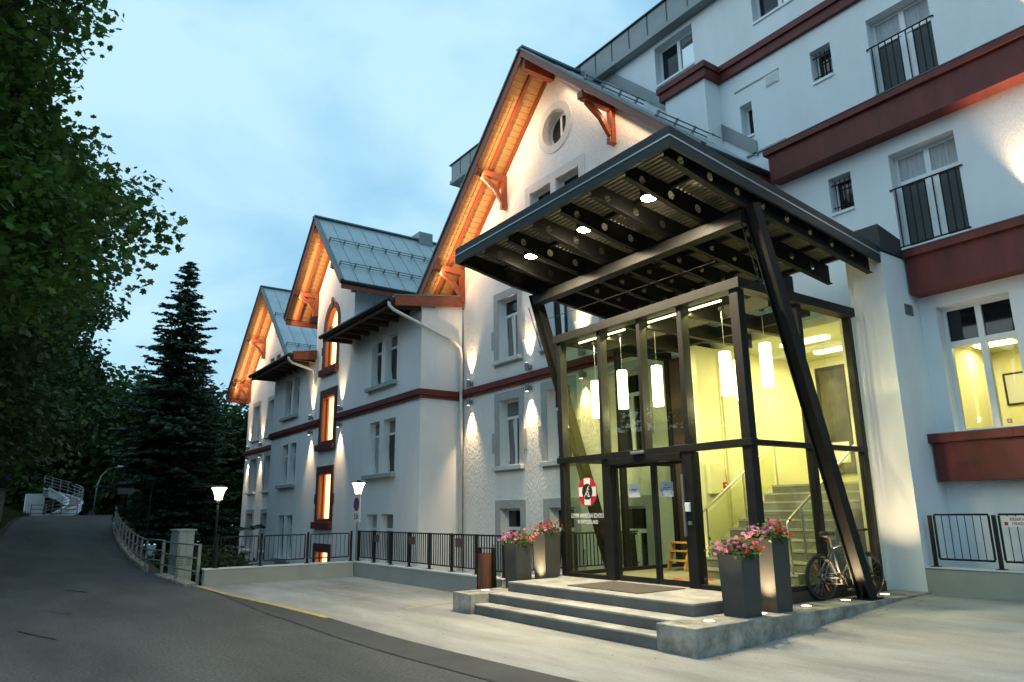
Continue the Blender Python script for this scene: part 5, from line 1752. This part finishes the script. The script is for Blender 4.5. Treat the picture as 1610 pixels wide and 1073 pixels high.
t = thing("utility_cabinet", "pale grey utility cabinet with louvred doors behind the road railing", "cabinet", (-24.5, 4.85, 0))
MB().box(-25.15, -23.95, 4.62, 5.05, -0.3, 1.22).build("body", "cabinet_grey", t)
MB().box(-25.20, -23.90, 4.57, 5.10, 1.2205, 1.27).build("lid", "cabinet_grey", t)
for a, b in ((4.64, 4.83), (4.845, 5.03)):
    d_ = MB().box(-23.949, -23.93, a, b, -0.05, 1.17).build("door", "cabinet_grey", t)
    lv = MB()
    for k in range(6):
        lv.box(-23.9295, -23.92, a + 0.03, b - 0.03, 0.22 + k * 0.05, 0.245 + k * 0.05)
    lv.build("louvres", "galv", d_)
for a, b in ((-25.1, -24.57), (-24.54, -24.0)):
    d_ = MB().box(a, b, 4.60, 4.619, -0.05, 1.17).build("door", "cabinet_grey", t)
    lv = MB()
    for k in range(6):
        lv.box(a + 0.06, b - 0.06, 4.588, 4.5995, 0.22 + k * 0.05, 0.245 + k * 0.05)
    lv.build("louvres", "galv", d_)

# far lamps and signs
t = thing("street_lamp", "tall pole with swan-neck street lamp in front of the fir", "street lamp", (-46, 5.9, 1.2))
MB().tube([(-46, 5.9, 1.0), (-46, 5.9, 7.3), (-46.0, 5.75, 7.75), (-46, 5.35, 7.95), (-46, 4.95, 7.8), (-46, 4.8, 7.4)], 0.055, 8, 0.04).build("pole", "steel_dark", t, smooth=True)
MB().lathe([(0.10, 0.0), (0.17, 0.05), (0.10, 0.28), (0.04, 0.34)], (-46, 4.8, 7.05), 12).build("lantern", "steel_dark", t)
t = thing("traffic_sign", "grey back of a square road sign on the swan-neck lamp pole", "traffic sign", (-45.9, 5.9, 3.5))
MB().box(-45.93, -45.90, 5.45, 6.25, 2.9, 3.75).build("plate", "zinc_dark", t)
MB().box(-45.99, -45.931, 5.55, 6.2, 3.55, 3.6).build("clamp", "galv", t)
t = thing("street_lamp", "pale curved street lamp standing past the crest of the road", "street lamp", (-70, 6.6, 1.4))
MB().tube([(-70, 6.6, 1.0), (-70, 6.75, 4.3), (-70, 7.0, 5.1), (-70, 7.4, 5.6), (-70, 8.2, 5.85)], 0.06, 8).build("pole", "galv", t, smooth=True)
MB().box(-70.12, -69.88, 8.1, 8.75, 5.82, 5.95).build("lantern", "pvc_white", t)
t = thing("round_sign", "small round blue and red sign at the foot of the curved lamp", "traffic sign", (-69.8, 6.5, 1.5))
MB().tube([(-69.8, 6.55, 0.9), (-69.8, 6.55, 1.9)], 0.03, 6).build("pole", "galv", t)
MB().plate(circ(6.55, 1.9, 0.26), [], lambda u, v, d: (-69.76 + d, u, v), 0.02).build("red_disc", "sign_red", t)
MB().plate(circ(6.55, 1.9, 0.20), [], lambda u, v, d: (-69.738 + d, u, v), 0.02).build("blue_disc", "sign_blue", t)
t = thing("gate_pillar", "stone gate pillar with cap on the left road verge", "pillar", (-45, 0.35, 1.3))
MB().box(-45.6, -44.4, -0.9, 0.3, 0.9, 3.0).build("shaft", "concrete_plinth", t)
MB().box(-45.7, -44.3, -1.0, 0.42, 3.001, 3.12).build("cap", "concrete_riser", t)
t = thing("round_sign", "dark round no-stopping sign above the gate pillar", "traffic sign", (-44.6, 0.3, 3.1))
MB().tube([(-44.6, 0.25, 3.12), (-44.6, 0.25, 3.6)], 0.03, 6).build("pole", "steel_dark", t)
MB().plate(circ(0.25, 3.8, 0.26), [], lambda u, v, d: (-44.58 + d, u, v), 0.03).build("disc", "sign_blue", t)
t = thing("lantern_post", "dark unlit lantern on a post beside the fir trunk", "street lamp", (-36, 5.6, 0))
MB().tube([(-36, 5.6, -1.2), (-36, 5.6, 2.9)], 0.04, 8).build("pole", "steel_dark", t)
MB().lathe([(0.08, 0), (0.22, 0.35), (0.24, 0.37), (0.05, 0.5)], (-36, 5.6, 2.9), 10).build("lantern", "steel_dark", t)

# curved white ramp beyond the crest
rmp = thing("curved_ramp", "white walled curving ramp with pink paving and pale railings past the crest", "ramp", (-66, 3.4, 1.6))
cxr, cyr = -69.0, 3.7


def arc(rad, a0, a1, n, z0, z1):
    return [(cxr + rad * math.cos(a0 + (a1 - a0) * i / n), cyr + rad * math.sin(a0 + (a1 - a0) * i / n), z0 + (z1 - z0) * i / n) for i in range(n + 1)]


A0, A1, NN = R(-20), R(200), 26
outer = arc(2.0, A0, A1, NN, 1.7, 3.9)
inner = arc(1.05, A0, A1, NN, 1.7, 3.9)
sl = MB()
for i in range(NN):
    sl.add([outer[i], outer[i + 1], inner[i + 1], inner[i]], [(0, 1, 2, 3)])
sl.build("paving", "pink_paving", rmp)
for pts_, nm in ((outer, "outer_wall"), (inner, "inner_wall")):
    w_ = MB()
    for i in range(NN):
        a, b = Vector(pts_[i]), Vector(pts_[i + 1])
        w_.add([a + Vector((0, 0, 0.14)), b + Vector((0, 0, 0.14)), (b.x, b.y, b.z - 0.5), (a.x, a.y, a.z - 0.5)], [(0, 1, 2, 3)])
        w_.bar(a + Vector((0, 0, 0.12)), b + Vector((0, 0, 0.12)), 0.18, 0.10)
    w_.build(nm, "white_ramp", rmp)
MB().box(-73.0, -71.2, 1.9, 3.2, 1.0, 3.6).build("abutment", "white_ramp", rmp)
for i, p in enumerate(outer):
    if i % 2 == 0:
        MB().tube([p, (p[0], p[1], p[2] + 1.15)], 0.035, 6).build("post", "galv", rmp)
for hh in (0.45, 0.7, 0.95, 1.15):
    MB().tube([(p[0], p[1], p[2] + hh) for p in outer], 0.028, 6).build("rail", "galv", rmp)
for hh in (0.3, 0.6, 0.9):
    MB().tube([(-63.5, 2.1, 1.7 + hh), (-63.5, 5.0, 1.65 + hh)], 0.03, 6).build("rail", "galv", rmp)
for y in (2.1, 3.0, 4.0, 5.0):
    MB().tube([(-63.5, y, 1.5), (-63.5, y, 2.65)], 0.035, 6).build("post", "galv", rmp)

# ------------------------------------------------------------------ trees


def broadleaf(name, label, base, height, centre, rad, nclump, nleaf, lsize, mt, tmpl, seed, group="trees", sigf=0.17, fill=0):
    g = np.random.default_rng(seed)
    t = thing(name, label, "tree", base, group=group)
    c = np.array(centre); rd = np.array(rad)
    cl = []
    while len(cl) < nclump:
        d = g.normal(size=3); d /= np.linalg.norm(d)
        rr = (0.45 + 0.58 * g.random() ** 0.55)
        p = c + d * rd * rr * (0.85 + 0.25 * math.sin(3.1 * d[0] + 5.3 * d[2] + seed))
        if p[2] > base[2] + 1.5:
            cl.append(p)
    cl = np.array(cl)
    tr = MB()
    b = Vector(base); top = Vector((c[0], c[1], c[2] + rd[2] * 0.4))
    k1 = b.lerp(top, 0.35) + Vector((0.2, -0.1, 0)); k2 = b.lerp(top, 0.7) + Vector((-0.2, 0.15, 0))
    tr.tube([b, k1, k2, top], height * 0.028, 10, height * 0.006)
    axisp = [b, k1, k2, top]
    for p in cl[:: max(1, nclump // (260 if fill else 60))]:
        f = 0.3 + 0.6 * g.random()
        s = b.lerp(top, f)
        q = Vector(p)
        mid = s.lerp(q, 0.5) + Vector((0, 0, 0.25))
        tr.tube([s, mid, q], 0.05 * height / 10, 6, 0.012)
    tr.build("trunk", "bark", t, smooth=True)
    # leaves: flattened clumps
    per = nleaf // nclump
    sig = np.mean(rd) * sigf
    pts_ = (cl[:, None, :] + np.clip(g.normal(size=(nclump, per, 3)), -1.7, 1.7) * np.array([sig, sig, sig * 0.55])).reshape(-1, 3)
    leaf_cloud_exact("crown", mt, pts_, lsize, t, tmpl, g)
    if fill:
        d = g.normal(size=(fill, 3)); d /= np.linalg.norm(d, axis=1)[:, None]
        q = c + d * rd * (0.72 * g.random((fill, 1)) ** 0.5)
        leaf_cloud_exact("inner_foliage", "leaf_dark", q, lsize * 1.7, t, BROAD, g)
    return t


def leaf_cloud_exact(name, mt, pts, size, parent, tmpl, g, up=0.5):
    n = len(pts)
    nrm = g.normal(size=(n, 3)); nrm[:, 2] = np.abs(nrm[:, 2]) + up
    nrm /= np.linalg.norm(nrm, axis=1)[:, None]
    a = g.normal(size=(n, 3))
    t1 = np.cross(nrm, a); t1 /= np.linalg.norm(t1, axis=1)[:, None]
    t2 = np.cross(nrm, t1)
    sz = size * (0.65 + 0.7 * g.random(n))
    tv, tf = tmpl
    V_ = pts[:, None, :] + sz[:, None, None] * (tv[None, :, 0, None] * t1[:, None, :] + tv[None, :, 1, None] * t2[:, None, :] + tv[None, :, 2, None] * nrm[:, None, :])
    k = len(tv)
    faces = (tf[None, :, :] + (np.arange(n) * k)[:, None, None]).reshape(-1, 3)
    return raw_mesh(name, mt, V_.reshape(-1, 3), faces, parent, "stuff")


broadleaf("maple_tree", "big dark maple leaning its leafy crown over the road", (-18, -7.2, 1.2), 15, (-17.4, -3.7, 9.3), (5.4, 5.3, 6.0), 1250, 100000, 0.145, "leaf_maple", MAPLE, 3, sigf=0.085, fill=20000)
broadleaf("broadleaf_tree", "dense dark tree with low boughs behind the maple on the left bank", (-29, -4.6, 1.6), 13, (-28, -2.8, 7.0), (5.5, 4.0, 6.2), 330, 36000, 0.22, "leaf_dark", BROAD, 5)
broadleaf("broadleaf_tree", "dark tree on the left bank beside the gate pillar", (-41, -4.4, 2.5), 13, (-41, -2.4, 8.0), (6, 4.2, 6.4), 300, 30000, 0.28, "leaf_dark", BROAD, 8)
broadleaf("broadleaf_tree", "dark tree overhanging the white curved ramp", (-60, -2.5, 2.5), 15, (-58, 0.3, 11), (7, 5.2, 7.0), 260, 26000, 0.38, "leaf_dark", BROAD, 9)
broadleaf("broadleaf_tree", "tall dark tree rising behind the white curved ramp", (-84, 3, 1.0), 16, (-84, 3.5, 10), (8, 6, 7.5), 200, 15000, 0.6, "leaf_dark", BROAD, 12)
broadleaf("broadleaf_tree", "dark tree behind the pale curved street lamp", (-78, 11, -1.0), 15, (-78, 11.5, 8), (7, 5, 7.5), 200, 15000, 0.55, "leaf_dark", BROAD, 14)
broadleaf("broadleaf_tree", "dark tree between the swan-neck lamp and the fir", (-58, 11.5, -2.5), 13, (-58, 11.5, 5.5), (5, 4, 6.5), 170, 14000, 0.4, "leaf_dark", BROAD, 17)
broadleaf("broadleaf_tree", "dark tree filling the gap between the fir and the gabled building", (-54, 16, -3), 13, (-54, 16, 4.5), (4.5, 4.5, 6.0), 170, 14000, 0.4, "leaf_dark", BROAD, 19)
broadleaf("broadleaf_tree", "wide dark tree mass closing the view behind the curved ramp", (-100, 6, -1), 12, (-100, 5, 3.5), (7, 15, 7), 260, 22000, 0.7, "leaf_dark", BROAD, 27)
broadleaf("low_shrub", "low dark shrub on the left road bank under the maple", (-33, -2.6, 1.0), 3, (-33, -2.4, 2.2), (4, 1.6, 1.4), 80, 7000, 0.2, "leaf_dark", BROAD, 23)
broadleaf("low_shrub", "low dark shrub behind the road railing under the fir", (-31, 7.2, -2.2), 3, (-31.5, 7.2, -1.1), (4.2, 1.5, 1.3), 80, 7000, 0.2, "leaf_dark", BROAD, 24)


def fir(label, base, height, rbase, seed, density=1.0, low=0.06, card=0.34):
    g = np.random.default_rng(seed)
    t = thing("fir_tree", label, "tree", base, group="firs beside the gabled building")
    b = Vector(base)
    MB().tube([b, b + Vector((0.1, 0.05, height * 0.5)), b + Vector((0.0, 0.0, height * 0.99))], height * 0.022, 10, 0.02).build("trunk", "bark", t, smooth=True)
    P_, D_, S_ = [], [], []
    br = MB()
    lev = int(height / 0.40)
    for i in range(lev):
        f = low + (1 - low) * (i + 0.5 * g.random()) / lev
        z = f * height
        prof = (1 - f) ** 0.66 * (0.72 + 0.45 * g.random())
        L0 = rbase * prof + 0.12
        nb = int((8 + 5 * (1 - f)) * density)
        off = g.random() * 6.28; z0_ = z
        for k in range(nb):
            a = off + 2 * math.pi * k / nb + g.normal() * 0.18
            L = L0 * (0.55 + 0.58 * g.random()); z = max(0.3, z0_ + g.normal() * 0.16)
            droop = 0.04 + 0.34 * (1 - f) + g.normal() * 0.09
            dr = np.array([math.cos(a), math.sin(a), 0.0])
            if dr[1] < -0.1 and b.z + z < 3.2:
                L *= 0.55
            o = np.array([b.x, b.y, b.z + z])
            q1 = o + dr * L * 0.55 + np.array([0, 0, -L * droop * 0.55 + 0.02])
            q2 = o + dr * L + np.array([0, 0, -L * droop * 0.72 + 0.10 * L])
            br.tube([o, q1, q2], 0.028 * (1 - f) + 0.008, 4, 0.005, cap=False)
            side = np.array([-dr[1], dr[0], 0])
            nseg = max(3, int(L / 0.17))
            for s in range(nseg):
                u = (s + 0.6) / nseg
                p = (1 - u) ** 2 * o + 2 * u * (1 - u) * q1 + u * u * q2
                wl_ = (0.18 + 0.55 * (1 - u)) * L * 0.42
                for sg in (-1, 1):
                    ns = max(1, int(wl_ / 0.16))
                    for w_ in range(ns):
                        vv = (w_ + 0.5) / ns
                        pp = p + side * sg * wl_ * vv + dr * wl_ * vv * 0.55 + np.array([0, 0, -0.10 * vv * wl_ + g.normal() * 0.02])
                        P_.append(pp); D_.append(side * sg * 0.75 + dr * 0.65 + np.array([0, 0, -0.25 + g.normal() * 0.15])); S_.append(card * (0.7 + 0.6 * g.random()))
                P_.append(p); D_.append(dr + np.array([0, 0, -0.1])); S_.append(card)
    br.build("branches", "bark", t, kind="stuff")
    P_, D_, S_ = np.array(P_), np.array(D_), np.array(S_)
    n = len(P_)
    D_ /= np.linalg.norm(D_, axis=1)[:, None]
    upv = np.tile(np.array([0, 0, 1.0]), (n, 1)) + g.normal(size=(n, 3)) * 0.75
    sv = np.cross(D_, upv); sv /= np.linalg.norm(sv, axis=1)[:, None]
    nv = np.cross(sv, D_)
    tv = np.array([[0.0, -0.5, 0], [0.13, -0.25, -0.03], [0.26, 0.12, -0.05], [0.10, 0.2, 0], [0.0, 0.55, 0.0], [-0.10, 0.2, 0], [-0.26, 0.12, -0.05], [-0.13, -0.25, -0.03]])
    tf = np.array([[0, 1, 7], [1, 2, 3], [1, 3, 5], [1, 5, 7], [3, 4, 5], [5, 6, 7]])
    V_ = P_[:, None, :] + S_[:, None, None] * (tv[None, :, 0, None] * sv[:, None, :] + tv[None, :, 1, None] * D_[:, None, :] + tv[None, :, 2, None] * nv[:, None, :])
    faces = (tf[None] + (np.arange(n) * 8)[:, None, None]).reshape(-1, 3)
    raw_mesh("needles", "needle", V_.reshape(-1, 3), faces, t, "stuff")


fir("tall dark fir standing between the road railing and the gabled building", (-38.6, 6.75, -2.6), 17.2, 4.0, 31, 1.35, low=0.20)
fir("second dark fir half hidden behind the tall one", (-50, 10.2, -2.6), 14.5, 3.6, 33, 0.8, low=0.22)

# grass on the left bank
n = 9000
gx = rng.uniform(-60, -14, n)
gy = np.array([road_l(x) for x in gx]) - 0.25 - np.abs(rng.normal(0, 1.6, n))
gz = np.array([terrain_z(x, y) for x, y in zip(gx, gy)])
an = rng.uniform(0, 6.28, n)
h = 0.10 + 0.25 * rng.random(n)
wv = np.stack([np.cos(an), np.sin(an), np.zeros(n)], 1) * 0.02
base = np.stack([gx, gy, gz], 1)
tip = base + np.stack([rng.normal(0, 0.06, n), rng.normal(0, 0.06, n), h], 1)
V_ = np.stack([base - wv, base + wv, tip], 1).reshape(-1, 3)
o = raw_mesh("verge_grass", "grass", V_, np.arange(3 * n).reshape(-1, 3), None, "stuff")
tag(o, "short dark grass along the left road bank", "grass")

# fallen leaves and grit on the plaza and along the plinth
n = 150
lx = rng.uniform(-18.5, 0.0, n); ly = rng.uniform(4.9, 8.0, n)
k = rng.random(n) < 0.35
lx[k] = -5.85 + np.abs(rng.normal(0, 0.18, k.sum())); ly[k] = rng.uniform(6.8, 12.2, k.sum())
inside = (lx > -11.35) & (lx < -5.92) & (ly > 6.6)
ly[inside] = rng.uniform(5.0, 6.6, inside.sum())
pts_ = np.stack([lx, ly, np.array([plaza_z(x, y) for x, y in zip(lx, ly)]) + 0.008], 1)
o = leaf_cloud_exact("fallen_leaves", "leaf_litter", pts_, 0.032, None, KITE, rng, up=4.0)
tag(o, "small dry leaves scattered over the concrete forecourt", "leaves")
